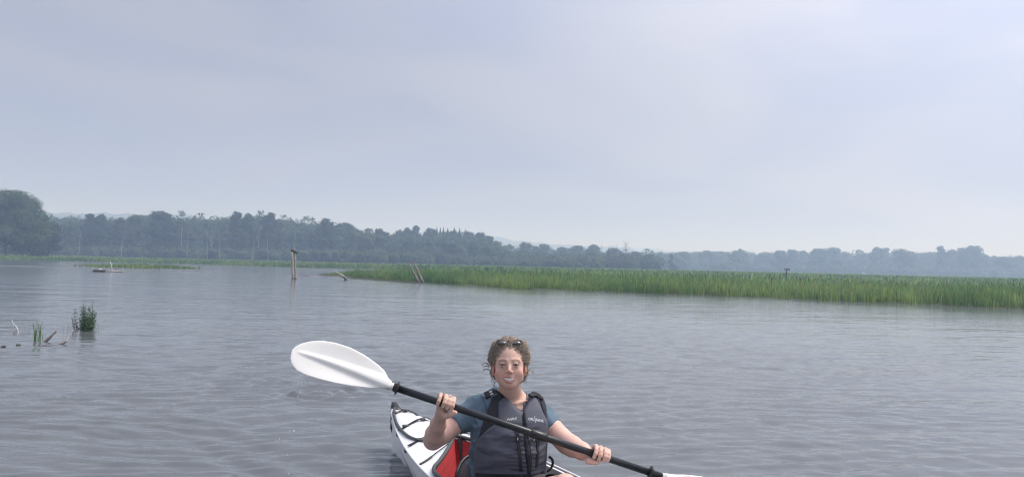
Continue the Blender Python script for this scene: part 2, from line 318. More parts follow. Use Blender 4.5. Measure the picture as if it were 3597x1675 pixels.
def reed_field():
    bands = ((0, 1.2, 30000, .022, 1.0), (1.2, 4, 42000, .026, 1.0), (4, 12, 42000, .04, 1.0), (12, 34, 32000, .075, .97), (34, 120, 30000, .17, .96))
    Vs, Ts, Cs = [], [], []; off = 0
    for d0, d1, n, w, hk in bands:
        x = RNG.uniform(ISL_X[0], 92 if d0 < 12 else 150, n) if d0 < 1e9 else None
        x = ISL_X[0]+(x-ISL_X[0])**1.0
        # more blades where the bank is near the viewer's side
        dd = RNG.uniform(d0, d1, n); y = isl_front(x)+dd; keep = (isl_land(x, y) > 0) & (y < 260) & (np.abs(x) < y*.86+6)
        x, y, dd = x[keep], y[keep], dd[keep]; k = len(x)
        H = (.78+.22*vnoise(x*.22, y*.22)+.20*vnoise(x*1.1, y*.9, 2.))*RNG.uniform(.55, 1.28, k)*hk*1.12
        H *= np.interp(dd, [0, .5, 2], [.42, .75, 1]); H *= np.interp(x, [ISL_X[0], ISL_X[0]+3, ISL_X[0]+9], [.35, .6, 1])
        H = np.minimum(H*.77, 1.02)
        thin = RNG.random(k) < np.interp(x, [ISL_X[0], ISL_X[0]+2.5, ISL_X[0]+5], [.08, .3, 1]); x, y, H = x[thin], y[thin], H[thin]; k = len(x)
        V, T, C = blades('', x, y, H, w*RNG.uniform(.6, 1.3, k), reed_cols(x, y, k), REED, base=.0)
        Vs.append(V); Ts.append(T+off); Cs.append(C); off += len(V)
    o = mesh('reeds', np.concatenate(Vs), np.concatenate(Ts), REED, colors=np.concatenate(Cs)); tag(o, 'dense green reed bank along the right side of the river', kind='stuff')
    # far bank
    Vs, Ts, Cs = [], [], []; off = 0
    for d0, d1, n, w, hk in ((0, 5, 26000, .10, 1), (5, 30, 22000, .20, 1), (30, 120, 20000, .42, .98)):
        x = RNG.uniform(-260, 60, n); dd = RNG.uniform(d0, d1, n); y = np.interp(x, FB_X, FB_Y)+dd+RNG.normal(0, .5, n)
        keep = (far_land(x, y) > 0) & (isl_land(x, y) < -1) & (np.abs(x) < y*.85+6); x, y, dd = x[keep], y[keep], dd[keep]; k = len(x)
        H = (.72+.15*vnoise(x*.08, y*.08))*RNG.uniform(.7, 1.15, k)*np.interp(dd, [0, 2, 8], [.45, .8, 1.1])
        V, T, C = blades('', x, y, H, w*RNG.uniform(.6, 1.3, k), reed_cols(x*.5, y*.5, k)*.95, REED, base=0, lean=.15)
        Vs.append(V); Ts.append(T+off); Cs.append(C); off += len(V)
    o = mesh('reeds', np.concatenate(Vs), np.concatenate(Ts), REED, colors=np.concatenate(Cs)); tag(o, 'low green marsh grass on the far left bank', kind='stuff')
    p = SPIT[0]; n = 5000; a = RNG.random(n)*6.283; r = RNG.random(n)**.6; x = p.x+4.8*r*np.cos(a)*(1+.25*RNG.normal(0, 1, n)*(r > .8)); y = p.y+2+2.9*r*np.sin(a)
    V, T, C = blades('', x, y, (.42+.16*vnoise(x*.4, y*.4))*RNG.uniform(.6, 1.2, n)*(1.05-.4*r), .07*RNG.uniform(.6, 1.3, n), reed_cols(x, y, n)*.9, REED, base=0)
    o = mesh('reeds', V, T, REED, colors=C); tag(o, 'small low reed islet in the left backwater', kind='stuff')
    # far flat marsh to the right, behind the bank, up to the woods
    n = 26000; y = 120+RNG.random(n)**1.5*300; x = RNG.uniform(-.15, .82, n)*y; H = RNG.uniform(.5, 1.0, n)
    V, T, C = blades('', x, y, H, .55*RNG.uniform(.6, 1.3, n), reed_cols(x*.4, y*.4, n), REED, base=.0, lean=.12)
    o = mesh('reeds', V, T, REED, colors=C); tag(o, 'hazy open marsh between the reed bank and the far woods', kind='stuff')
    # low floating leaves fringing the tip of the island
    n = 2600; x = RNG.uniform(ISL_X[0]+.2, ISL_X[0]+11, n); y = isl_front(x)-RNG.random(n)**1.5*3.2; r = RNG.uniform(.05, .13, n); a = RNG.random(n)*3.14
    V = np.zeros((n, 4, 3)); 
    for j in range(4):
        V[:, j, 0] = x+r*np.cos(a+j*math.pi/2); V[:, j, 1] = y+r*np.sin(a+j*math.pi/2); V[:, j, 2] = .012+RNG.random(n)*.02
    c = np.repeat(np.array([.13, .15, .08])*RNG.uniform(.6, 1.2, (n, 1)), 4, 0)
    o = mesh('floating_leaves', V.reshape(-1, 3), np.arange(n*4).reshape(n, 4), REED, colors=c); tag(o, 'grey green floating leaves fringing the reed tip', kind='stuff')
    # darker cattail heads and taller stems that stand out of the bank
    mb = MB()
    for i in range(150):
        x = random.uniform(-3, 34); y = float(isl_front(x))+random.uniform(1.5, 9); h = random.uniform(.75, 1.0)*(.9 if x < 5 else 1)
        tube(mb, [(x, y, 0), (x+random.gauss(0, .03), y, h)], [.006, .004], 3, (.16, .2, .07))
        tube(mb, [(x, y, h-.02), (x, y, h+.11)], [.011, .010], 4, (.07, .04, .022))
    o = mb.build('cattails', REED, smooth=False); tag(o, 'brown cattail heads poking out of the reed bank', kind='stuff')
reed_field()
# ------------------------------------------------------------------ trees
LEAF = mat('tree_leaves', (.05, .08, .03), .7, tint=True, spec=.2, leaf=.3)
BARK = mat('bark', (.10, .085, .07), .9, var=.3, vscale=2, bump=.5, bscale=8)
PALE = mat('dead_bark', (.30, .28, .26), .85, var=.2, vscale=1.5, stretch=(1, 1, .3))
def ico(sub):
    bm = bmesh.new(); bmesh.ops.create_icosphere(bm, subdivisions=sub, radius=1); V = np.array([v.co[:] for v in bm.verts]); Fc = np.array([[v.index for v in f.verts] for f in bm.faces]); bm.free(); return V, Fc
ICO1, ICO2 = ico(1), ico(2)
def leafcards(c, r, n, size, tone, up=.35, squash=1.0):
    d = RNG.normal(0, 1, (n, 3)); d[:, 2] = d[:, 2]+up; d /= np.linalg.norm(d, axis=1)[:, None]
    P = c+d*(r*RNG.uniform(.80, 1.10, (n, 1)))*np.array([1, 1, squash]); a = RNG.normal(0, 1, (n, 3)); u = np.cross(d, a); u /= np.linalg.norm(u, axis=1)[:, None]+1e-9; v = np.cross(d, u)+d*RNG.normal(0, .5, (n, 1))
    s = size*RNG.uniform(.5, 1.3, (n, 1)); V = np.stack([P-u*s, P-v*s*.6, P+u*s, P+v*s*.6], 1).reshape(-1, 3)
    F_ = np.arange(n*4).reshape(n, 4); C = np.repeat(tone*RNG.uniform(.72, 1.3, (n, 1)), 4, 0); return V, F_, C
def crown_mesh(lumps, size, dens, tone, core=.82):
    Vs, Fs, Cs = [], [], []; off = 0
    for c, r, sq in lumps:
        tn = tone*RNG.uniform(.75, 1.25)
        if core:
            V, F_ = ICO1; V = V*(1+.16*RNG.normal(0, 1, (len(V), 1)).clip(-1, 1))*r*(core-.10)*np.array([1, 1, sq])+c; Vs.append(V); Fs.append(np.column_stack([F_, F_[:, 2]])+off); Cs.append(np.tile(tn*.8, (len(V), 1))); off += len(V)
        n = max(8, int(dens*r*r)); V, F_, C = leafcards(c, r, n, size, tn, squash=sq); Vs.append(V); Fs.append(F_+off); Cs.append(C); off += len(V)
    return np.concatenate(Vs), np.concatenate(Fs), np.concatenate(Cs)
def quadmesh(name, V, Fq, mt, parent, C):
    tri = Fq[:, 2] == Fq[:, 3]; faces = [tuple(f[:3]) for f in Fq[tri].tolist()]+[tuple(f) for f in Fq[~tri].tolist()]
    return mesh(name, V, faces, mt, parent, False, C)
TONES = {'dark': (.040, .070, .028), 'mid': (.060, .098, .034), 'light': (.095, .135, .05)}
TREES = 'trees of the wooded far shore'
def tree(px, py, wpx, Y, kind, label, tone='mid', name='tree', group=TREES, base_py=None):
    top = at(px, py, Y); x0 = top.x; H = top.z-.2; W = wpx/F*Y*(1.22 if kind in ('round', 'airy') else 1); tn = np.array(TONES[tone]); root = empty(name, (x0, Y, .15)); rs = random.Random(int(px*7+py))
    tag(root, label, 'bush' if kind == 'bush' else 'tree', group)
    R = W/2; lumps = []
    if kind in ('round', 'bush', 'willow', 'column'):
        lo = {'round': .14, 'bush': .12, 'willow': .08, 'column': .15}[kind]*H; n = {'round': 24, 'bush': 11, 'willow': 60, 'column': 16}[kind]
        for i in range(n):
            h = lo+(H*.97-lo)*(i+.5)/n; f = (h-lo)/(H-lo); env = math.sqrt(max(0, 1-abs(2*f-.85)**2.3/1.5)) if kind != 'willow' else math.sqrt(max(0.02, 1-f**2.4))
            a = rs.uniform(0, 6.28); q = env*R*rs.uniform(.2, .72); r = max(.10*H, R*rs.uniform(.36, .5))*(.75+.3*env) if kind != 'willow' else R*rs.uniform(.2, .28)
            if kind == 'willow': q = env*R*rs.uniform(.5, .85)
            h2 = min(h, H-r*.85) if f > .6 else max(h, lo+r*.4)
            lumps.append((np.array([q*math.cos(a), q*math.sin(a), h2]), r, rs.uniform(.75, .95)))
        lumps.append((np.array([rs.uniform(-.1, .1)*R, 0, H-.30*R*.8]), .32*R, .9))
        if kind in ('willow', 'bush', 'column'): lumps.append((np.array([0, 0, H*.45]), R*.7, .9*min(1.6, H*.45/(R*.7))))
    elif kind == 'airy':
        for i in range(34):
            f = rs.random()**.8; h = H*(.25+.72*f); a = rs.uniform(0, 6.28); q = R*rs.uniform(.1, .9)*math.sqrt(max(.05, 1-(2*f-.9)**2/1.6)); r = R*rs.uniform(.17, .30)
            lumps.append((np.array([q*math.cos(a), q*math.sin(a), min(h, H-r)]), r, .85))
    elif kind == 'umbrella':
        for i in range(18):
            a = rs.uniform(0, 6.28); e = rs.uniform(-.1, 1.3); r = R*rs.uniform(.22, .3); q = R*.8
            lumps.append((np.array([q*math.cos(a)*math.cos(e), q*math.sin(a)*math.cos(e), H-R*.95+q*.85*math.sin(e)]), r, .8))
    tmb = MB(); s = max(.10, H*.010)*(1.5 if kind == 'dead' and wpx > 18 else 1)
    if kind == 'dead':
        P = [(0, 0, -.2)]; dx = rs.uniform(-.07, .07)
        for i in range(1, 7): P.append((dx*H*i/6+rs.uniform(-.01, .01)*H, 0, H*.97*i/6))
        tube(tmb, P, [s*(1.05-.85*i/6) for i in range(7)], 6); root_b = MB(); nb = 0
        nbr = int(wpx/2.2)
        for i in range(nbr):
            f = rs.uniform(.35, .97); p = Vector((dx*H*f, 0, H*.97*f)); L_ = R*rs.uniform(.4, 1)*(1.2-f*.5); a = rs.uniform(0, 6.28); q = Vector((math.cos(a), math.sin(a), rs.uniform(.5, 1.4))).normalized()
            e = p+q*L_; tube(root_b, [p, p+q*L_*.5+Vector((0, 0, -.02*L_)), e], [s*.42*(1.1-f*.6), s*.26, s*.1], 4); nb += 1
            for j in range(3):
                a2 = a+rs.uniform(-1, 1); q2 = Vector((math.cos(a2), math.sin(a2), rs.uniform(.4, 1.8))).normalized(); b = p+q*L_*rs.uniform(.4, .9); tube(root_b, [b, b+q2*L_*.4], [s*.16, s*.06], 3)
        tmb.build('trunk', PALE, root, True)
        if nb: tag(root_b.build('branches', PALE, root, True), kind='stuff')
    else:
        lean = rs.uniform(-.02, .02)*H; P = [(lean*(i/5)**1.5, 0, -.2+H*(.60 if kind == 'airy' else .86)*i/5) for i in range(6)]
        tube(tmb, P, [s*1.5*(1-.75*i/5) for i in range(6)], 6)
        for i in range(7 if kind in ('airy', 'umbrella') else 4):
            if not lumps: break
            f = rs.uniform(.3, .8); p = Vector((lean*f**1.5, 0, H*.86*f)); c, r, _ = rs.choice(lumps); tube(tmb, [p, (p+Vector(c))/2+Vector((0, 0, -.03*H)), Vector(c)], [s*.6*(1.1-f), s*.4*(1.1-f), s*.12], 4)
        tmb.build('trunk', PALE if kind in ('airy',) and rs.random() < .6 else BARK, root, True)
    if kind == 'spruce':
        Vs, Fs, Cs = [], [], []; off = 0; n = 22
        for i in range(n):
            f = i/(n-1); z = H*(.42+.575*f); r = (R*(1-f)**1.05+.10)*(1.15 if i % 2 else .75)
            k = 9
            for j in range(k):
                a = 6.283*j/k+rs.uniform(-.3, .3); rr = r*rs.uniform(.75, 1.15); w = rr*.42+.05; d = np.array([math.cos(a), math.sin(a)]); t_ = np.array([-d[1], d[0]])
                V = np.array([[0, 0, z+.03*H], [*(d*rr*.6+t_*w), z-.01*H], [*(d*rr), z-.045*H], [*(d*rr*.6-t_*w), z-.01*H]]); Vs.append(V); Fs.append(np.array([[0, 1, 2, 3]])+off); Cs.append(np.tile(tn*rs.uniform(.7, 1.2), (4, 1))); off += 4
        quadmesh('crown', np.concatenate(Vs), np.concatenate(Fs), LEAF, root, np.concatenate(Cs))
    elif kind != 'dead':
        size = .00125*Y*(1.0 if kind in ('airy', 'umbrella') else 1.1); V, Fq, C = crown_mesh(lumps, size, (3.0 if kind not in ('airy', 'umbrella') else 1.5)/(size*size), tn, 0 if kind in ('airy', 'umbrella') else .84)
        quadmesh('crown', V, Fq, LEAF, root, C)
    return root
T = tree
T(30, 672, 330, 165, 'willow', 'huge domed willow at the far left edge of the shore', 'mid', 'willow_tree')
T(168, 778, 110, 172, 'bush', 'low rounded tree joined to the right foot of the huge willow', 'dark')
T(250, 778, 60, 235, 'round', 'low leafy tree just right of the willow, left of the first pale snag', 'mid')
T(320, 750, 62, 240, 'round', 'left one of the two close tall trees near the first pale snag', 'dark')
T(362, 753, 58, 238, 'round', 'right one of the two close tall trees, dark trunk showing below its crown', 'dark')
T(422, 764, 40, 240, 'round', 'narrow tree directly above the second pale snag', 'dark')
T(478, 753, 66, 245, 'round', 'broad pointed tree between second pale snag and the biggest round crown', 'mid')
T(572, 743, 96, 240, 'round', 'biggest smooth round crown of the left wood', 'dark')
T(640, 733, 44, 236, 'airy', 'tall ragged thin crown rising beside the biggest round crown', 'mid')
T(703, 745, 52, 240, 'airy', 'ragged half bare treetop with the hills seen through it', 'light')
T(748, 752, 46, 245, 'airy', 'airy pale green treetop with a leaning white trunk below', 'light')
T(795, 770, 50, 250, 'round', 'low pale crown in the dip left of the narrow dark treetop', 'light')
T(828, 741, 36, 245, 'column', 'narrow dark treetop sticking up left of the mooring piles', 'dark')
T(872, 750, 54, 248, 'round', 'rounded crown next to the narrow dark treetop', 'mid')
T(912, 738, 44, 250, 'airy', 'tallest ragged treetop with bare twigs above the middle of left wood', 'mid')
T(948, 746, 34, 250, 'round', 'small dark rounded top touching the tallest ragged treetop', 'dark')
T(995, 752, 56, 252, 'airy', 'wide loose crown with pale leaf tufts left of the mooring piles', 'light')
T(1040, 770, 40, 255, 'airy', 'thin crown directly above the mooring piles', 'mid')
T(1084, 755, 58, 258, 'umbrella', 'umbrella shaped see-through crown standing clear above the wood', 'mid')
T(1142, 767, 66, 260, 'round', 'tall rounded crown right of the umbrella shaped crown', 'dark')
T(1208, 783, 84, 268, 'round', 'wide dark shoulder of crown sloping down to the gap in the wood', 'dark')
T(1296, 800, 34, 275, 'umbrella', 'little umbrella crown standing up at the dip of the wood', 'mid')
T(1336, 803, 56, 275, 'round', 'pointed round crown just right of the little umbrella crown', 'dark')
T(1272, 818, 40, 274, 'round', 'low crown at the dip under the little umbrella crown', 'mid')
T(1400, 808, 52, 290, 'round', 'crown at the left end of the middle wood', 'mid')
T(1433, 799, 30, 300, 'round', 'narrow crown with sky showing through its left side', 'dark')
T(1462, 793, 46, 302, 'round', 'highest peaked crown of the middle wood above the leaning posts', 'dark')
T(1508, 802, 60, 305, 'round', 'flat topped crown between the highest peak and the spruces', 'dark')
for i, (a, b, w, lb) in enumerate(((1535, 799, 13, 'thin spruce tip at the left end of the spruce row'), (1547, 803, 15, 'second spruce tip from the left in the row, close to the thin one'), (1558, 801, 14, 'spruce tip in the left middle of the spruce row'), (1573, 803, 18, 'blunt spruce tip in the middle of the spruce row'), (1596, 801, 24, 'broadest and bushiest spruce of the row'), (1615, 803, 14, 'sharp slender spruce with sky on both sides, right of the broadest'), (1636, 808, 15, 'last spruce tip at the right end of the row'))):
    T(a, b-3, w*3.2, 300, 'spruce', lb, 'dark', 'spruce_tree', 'spruces rising over the middle wood')
T(1588, 812, 96, 305, 'round', 'broad crown in front of the spruce row', 'dark')
T(1548, 822, 70, 300, 'round', 'pale rounded crown below the left spruces', 'light')
T(1648, 813, 56, 310, 'round', 'rounded crown right of the last spruce', 'mid')
T(1684, 816, 54, 312, 'round', 'flat crown high on the slope of the middle wood', 'dark')
T(1718, 828, 42, 315, 'round', 'crown halfway down the right slope of the middle wood', 'dark')
T(1748, 846, 42, 318, 'round', 'lowest crown at the foot of the middle wood slope', 'mid')
T(1786, 858, 46, 365, 'round', 'paler hazy tree in the gap after the middle wood', 'light')
T(1848, 851, 56, 345, 'round', 'first of two tall twin trees right of the gap, pointed top', 'mid')
T(1876, 864, 32, 345, 'round', 'small tree leaning against the right side of the pointed twin', 'mid')
T(1913, 857, 54, 345, 'round', 'second of two tall twin trees, with flat ragged top', 'mid')
T(1972, 868, 54, 350, 'round', 'lower tree right of the flat topped twin', 'mid')
T(2030, 862, 62, 352, 'round', 'broad tree in the right group above the reeds, left neighbour of the widest', 'mid')
T(2084, 860, 68, 350, 'round', 'widest tree of the group left of the thin dead stem', 'mid')
T(2158, 871, 56, 325, 'round', 'dark tree with a peaked top left of the big bare tree', 'dark')
T(2232, 883, 42, 325, 'round', 'dark rounded tree right of the big bare tree', 'dark')
T(2298, 919, 46, 350, 'bush', 'dark dome shaped bush left of the lone tree', 'dark', 'bush')
T(2332, 899, 50, 440, 'round', 'faint hazy tree behind the dome shaped bush', 'mid')
T(2358, 893, 24, 330, 'column', 'lone narrow tree with ragged flat top standing free in the marsh', 'dark')
T(2366, 932, 40, 330, 'bush', 'low bush at the foot of the lone narrow tree', 'dark', 'bush')
T(2186, 922, 90, 322, 'bush', 'wide dark bush under the big bare tree', 'dark', 'bush')
T(2130, 920, 70, 322, 'bush', 'dark bush left of the wide bush, under the peaked tree', 'dark', 'bush')
T(2244, 926, 50, 322, 'bush', 'dark bush at the right end of the bush row by the pale snag', 'dark', 'bush')
D = 'dead trees and pale snags'
T(280, 802, 5, 228, 'dead', 'first short pale snag counted from the left, beside the willow', 'mid', 'dead_tree', D)
T(428, 808, 5, 228, 'dead', 'second short pale snag, brightest and with a side stub', 'mid', 'dead_tree', D)
T(660, 800, 4, 226, 'dead', 'leaning pale trunk below the tall ragged crown', 'mid', 'dead_tree', D)
T(732, 805, 6, 228, 'dead', 'tall pale forked trunk left of the straight bare pole trunk', 'mid', 'dead_tree', D)
T(776, 826, 4, 226, 'dead', 'straight bare pole trunk nearest the marsh edge', 'mid', 'dead_tree', D)
T(888, 836, 4, 230, 'dead', 'straight pale trunk between the pole trunk and the mooring piles', 'mid', 'dead_tree', D)
T(946, 815, 6, 232, 'dead', 'crooked pale trunk just left of the mooring piles', 'mid', 'dead_tree', D)
T(1478, 845, 5, 290, 'dead', 'slanting pale trunk above the leaning posts', 'mid', 'dead_tree', D)
T(1866, 917, 4, 320, 'dead', 'short white snag under the pointed twin tree', 'mid', 'dead_tree', D)
T(2112, 850, 22, 322, 'dead', 'thin bare stem tree right of the widest tree', 'mid', 'dead_tree', D)
T(2166, 852, 26, 322, 'dead', 'bare twiggy treetop rising out of the peaked dark tree', 'mid', 'dead_tree', D)
T(2198, 850, 62, 320, 'dead', 'big bare dead tree with fanned branches against the sky', 'mid', 'dead_tree', D)
T(2246, 908, 4, 318, 'dead', 'bright short snag right of the big bare tree', 'mid', 'dead_tree', D)
T(2642, 878, 46, 500, 'dead', 'faint bare branches showing above the far right wood', 'mid', 'dead_tree', D)
FR = ((2400, 884, 44, 'leftmost hazy crown of the far right wood'), (2480, 880, 40, 'hazy crown in the low left part of far right wood'), (2530, 883, 60, 'broad low hazy crown between the low left part and the twin small tops'), (2583, 880, 34, 'narrow hazy top touching the highest ragged crown on its left'), (2602, 875, 34, 'highest ragged crown in the left part of far right wood'), (2690, 887, 50, 'hazy crown just right of the faint bare branches'), (2738, 880, 46, 'hazy crown left above the nest platform'), (2782, 876, 44, 'hazy crown right above the nest platform'), (2826, 880, 26, 'small round hazy crown right of the nest platform'), (2872, 873, 50, 'rounded hazy crown next right of the small round one'), (2925, 869, 54, 'broad hazy crown left of the notch in far right wood'), (2962, 886, 30, 'small low crown at the left lip of the sky notch'),
      (3016, 872, 44, 'umbrella like hazy crown beside the sky notch'), (3080, 868, 48, 'high round crown right of the sky notch'), (3108, 870, 32, 'crown touching the high round one on its right'), (3162, 875, 54, 'wide flat hazy crown stepping down from the high round pair'), (3205, 883, 46, 'sloping hazy crown between the wide flat one and the saddle'), (3260, 886, 50, 'low crown in the saddle before the tallest spike'), (3305, 864, 30, 'tallest spiky crown of the far right wood'), (3342, 876, 40, 'crown just right of the tallest spiky crown'), (3376, 871, 38, 'hazy crown leaning on the left side of the largest dome'), (3412, 864, 62, 'largest dome crown ending the high part of the right wood'), (3462, 896, 42, 'first low crown after the largest dome'), (3492, 898, 26, 'tiny pointed hazy top among the low crowns at far right'), (3532, 901, 50, 'long low hazy crown next to the last one at right'), (3580, 899, 44, 'last crown at the right edge of the picture'))
for i, (a, b, w, lb) in enumerate(FR):
    T(a, b, w*1.25, 470+25*(i % 3), ('round', 'round', 'umbrella')[(a in (3016,))*2], lb or 'hazy blue rounded crown in the far right wood', 'mid', 'tree', 'hazy crowns of the far right wood')
def wood(name, pts, d, depth, n, rr, label, size, tone=(.05, .085, .032)):
    xs = [p[0] for p in pts]; ys = [p[1] for p in pts]; lumps = []
    for i in range(n):
        px = random.uniform(xs[0], xs[-1]); Y = d+random.random()*depth; t = at(px, np.interp(px, xs, ys), Y); r = random.uniform(*rr)
        f = random.random()**.55; z = max(r*.5, (t.z-r*.6)*f); lumps.append((np.array([t.x, Y-(1-f)*4, z]), r, random.uniform(.75, 1.0)))
    V, Fq, C = crown_mesh(lumps, size, 2.0/(size*size), np.array(tone), .9)
    o = quadmesh(name, V, Fq, LEAF, None, C); tag(o, label, kind='stuff')
wood('woods', [(-500, 770), (150, 772), (290, 770), (400, 777), (560, 762), (700, 776), (900, 760), (1060, 780), (1200, 790), (1270, 818), (1420, 834), (1540, 836), (1690, 842), (1770, 880), (1800, 900), (1900, 908), (2100, 906), (2260, 928), (2300, 942)], 262, 40, 1700, (2.2, 4.2), 'dense understorey mass of the left and middle wood', .42)
wood('woods', [(-300, 870), (200, 865), (700, 870), (1200, 878), (1500, 884), (1760, 912), (2100, 930)], 232, 14, 420, (1.4, 3.0), 'low thicket along the foot of the left wood', .38, (.058, .09, .036))
wood('woods', [(1740, 880), (2250, 895), (2280, 893), (2420, 888), (2600, 886), (2660, 896), (2760, 886), (2960, 888), (3050, 893), (3240, 892), (3420, 885), (3470, 903), (3900, 905)], 520, 60, 900, (3.2, 6.0), 'hazy blue mass of the far right wood', .9)
wood('woods', [(2240, 930), (2700, 935), (3100, 938), (3640, 948), (3900, 950)], 455, 30, 320, (2.0, 4.0), 'low hazy thicket along the foot of the far right wood', .8)
wood('woods', [(150, 770), (330, 776), (1000, 812), (1900, 875), (2400, 897)], 420, 60, 260, (4, 7), 'faint wood behind the left shore trees', .9)
# ------------------------------------------------------------------ posts, logs, debris
WOOD = mat('weathered_wood', (.37, .335, .265), .85, var=.35, vscale=3, stretch=(6, 6, .8), bump=.5, bscale=14)
DARKWOOD = mat('dark_wet_wood', (.07, .055, .045), .6, var=.4, vscale=6, bump=.5, bscale=20)
STICK = mat('grey_driftwood', (.24, .20, .18), .8, var=.35, vscale=9, bump=.4, bscale=30)
BLEACH = mat('bleached_wood', (.56, .55, .53), .7, var=.12, vscale=10, bump=.3, bscale=30)
def one(name, P, R, m, label, cat, group=None, k=8):
    mb = MB(); o0 = Vector(P[0]); root = None
    tube(mb, [Vector(p)-o0 for p in P], R, k); o = mb.build(name, m, None, True); o.location = o0; tag(o, label, cat, group); return o
# the pair of mooring piles with a cap log
b = gnd(1034, 980); Y = b.y
r = empty('mooring_piles', b); tag(r, 'pair of old wooden piles standing in the river with a log across the top', 'mooring piles')
def loc(px, py, dy=0): return at(px, py, Y+dy)-b
for (x0, y0, x1, y1, w) in ((1026, 886, 1029, 984, 3.9), (1036, 888, 1038, 984, 4.0)):
    mb = MB(); P = [loc(x0+(x1-x0)*t+.5*math.sin(t*9), y0+(y1-y0)*t, .1 if x0 > 1030 else -.05) for t in (0, .25, .5, .75, 1)]; P.append(P[-1]+Vector((0, 0, -.5))); tube(mb, P, [w/F*Y*k for k in (.85, 1, .9, 1, 1.15, 1.2)], 9); p = mb.build('pile', WOOD, r)
    mb = MB(); q = P[-2]; tube(mb, [q+Vector((0, 0, .16)), q+Vector((0, 0, -.2))], [w/F*Y*1.3, w/F*Y*1.5], 9); mb.build('waterline_stain', DARKWOOD, p)
mb = MB(); tube(mb, [loc(1022, 879, -.1), loc(1030, 880, .05), loc(1038, 884, 0), loc(1046, 888, .1)], [.06, .10, .09, .05], 8); mb.build('cap_log', DARKWOOD, r)
mb = MB(); tube(mb, [loc(1024, 876), loc(1028, 880)], [.03, .05], 6); mb.build('log_stub', DARKWOOD, r)
# leaning log at the reed tip
b = gnd(1222, 984)
one('leaning_log', [at(1222, 986, b.y)-Vector((0, 0, .15)), at(1209, 973, b.y+.1), at(1195, 963, b.y+.2), at(1176, 955, b.y+.5)], [.085, .075, .06, .04], WOOD, 'pale bare log sloping out of the water at the tip of the reeds', 'log')
one('leaning_log', [at(1219, 983, b.y-.2)-Vector((0, 0, .1)), at(1210, 975, b.y-.15), at(1205, 971, b.y-.1)], [.09, .08, .05], DARKWOOD, 'short dark stub beside the pale sloping log', 'log')
# leaning posts by the bank
for a, c_, w, lb in (((1433, 920), (1471, 991), .07, 'left of two leaning grey posts, thinner and pointed, at the reed edge'), ((1453, 919), (1486, 993), .085, 'right of two leaning posts, thicker and darker, at the reed edge')):
    b = gnd(*c_); d = b.y-.2; P = [at(c_[0]+(a[0]-c_[0])*t, c_[1]+(a[1]-c_[1])*t, d) for t in (-.08, .2, .45, .7, 1)]
    one('leaning_post', P, [w, w, w*.85, w*.7, w*.32], STICK, lb, 'post', 'leaning posts at the reed edge')
# nest platform
Y = 92; b = at(2762, 985, Y); b.z = 0; r = empty('nest_platform', b); tag(r, 'wooden nest platform on a single post above the reeds at the right', 'nest platform')
def loc(px, py, dy=0): return at(px, py, Y+dy)-b
mb = MB(); tube(mb, [Vector((-.1, 0, 0)), loc(2763, 950)], [.10, .08], 7); mb.build('post', DARKWOOD, r)
c = loc(2765, 947); mb = MB(); box(mb, c, (.27, .25, .05)); box(mb, c+Vector((0, 0, .10)), (.26, .24, .03), bev=.01); mb.build('platform_box', DARKWOOD, r, False)
mb = MB()
for k in range(14):
    a = random.uniform(0, 6.28); tube(mb, [c+Vector((math.cos(a)*.28, math.sin(a)*.26, .12)), c+Vector((-math.cos(a)*.1, -math.sin(a)*.2, .17))], [.018, .012], 4)
tag(mb.build('nest_sticks', STICK, r), kind='stuff')
# floating raft of debris with the upright stake
b = gnd(385, 955); Y = b.y; r = empty('debris_raft', b); tag(r, 'low raft of driftwood with a dark humped log and a pale lump on it', 'driftwood raft')
def loc(px, py, dy=0): return at(px, py, Y+dy)-b
def lump(mb, c, rx, ry, rz, s=.2, col=None):
    V, Fq = ICO2; V = V*(1+s*RNG.normal(0, .5, (len(V), 1)))*np.array([rx, ry, rz])+np.array(c[:]); mb.add(V, Fq.tolist(), col)
mb = MB(); lump(mb, loc(350, 951), .42, .3, .14, .25); tube(mb, [loc(316, 955), loc(333, 952), loc(352, 949)], [.03, .05, .10], 6); mb.build('humped_log', DARKWOOD, r)
mb = MB(); lump(mb, loc(352, 946), .12, .14, .05, .35); lump(mb, loc(357, 947), .09, .1, .05, .35); mb.build('pale_lump', BLEACH, r)
mb = MB(); tube(mb, [loc(362, 955), loc(395, 955, .1), loc(428, 954)], [.07, .09, .05], 7); mb.build('flat_log', STICK, r)
mb = MB(); tube(mb, [loc(376, 951, .2), loc(402, 953, .1), loc(424, 951)], [.04, .06, .03], 7); mb.build('bleached_branch', BLEACH, r)
one('stake', [at(396, 958, Y+.3), at(392, 938, Y+.3), at(388, 918, Y+.3)], [.036, .032, .026], BLEACH, 'upright pale stake sticking up behind the driftwood raft', 'stake')
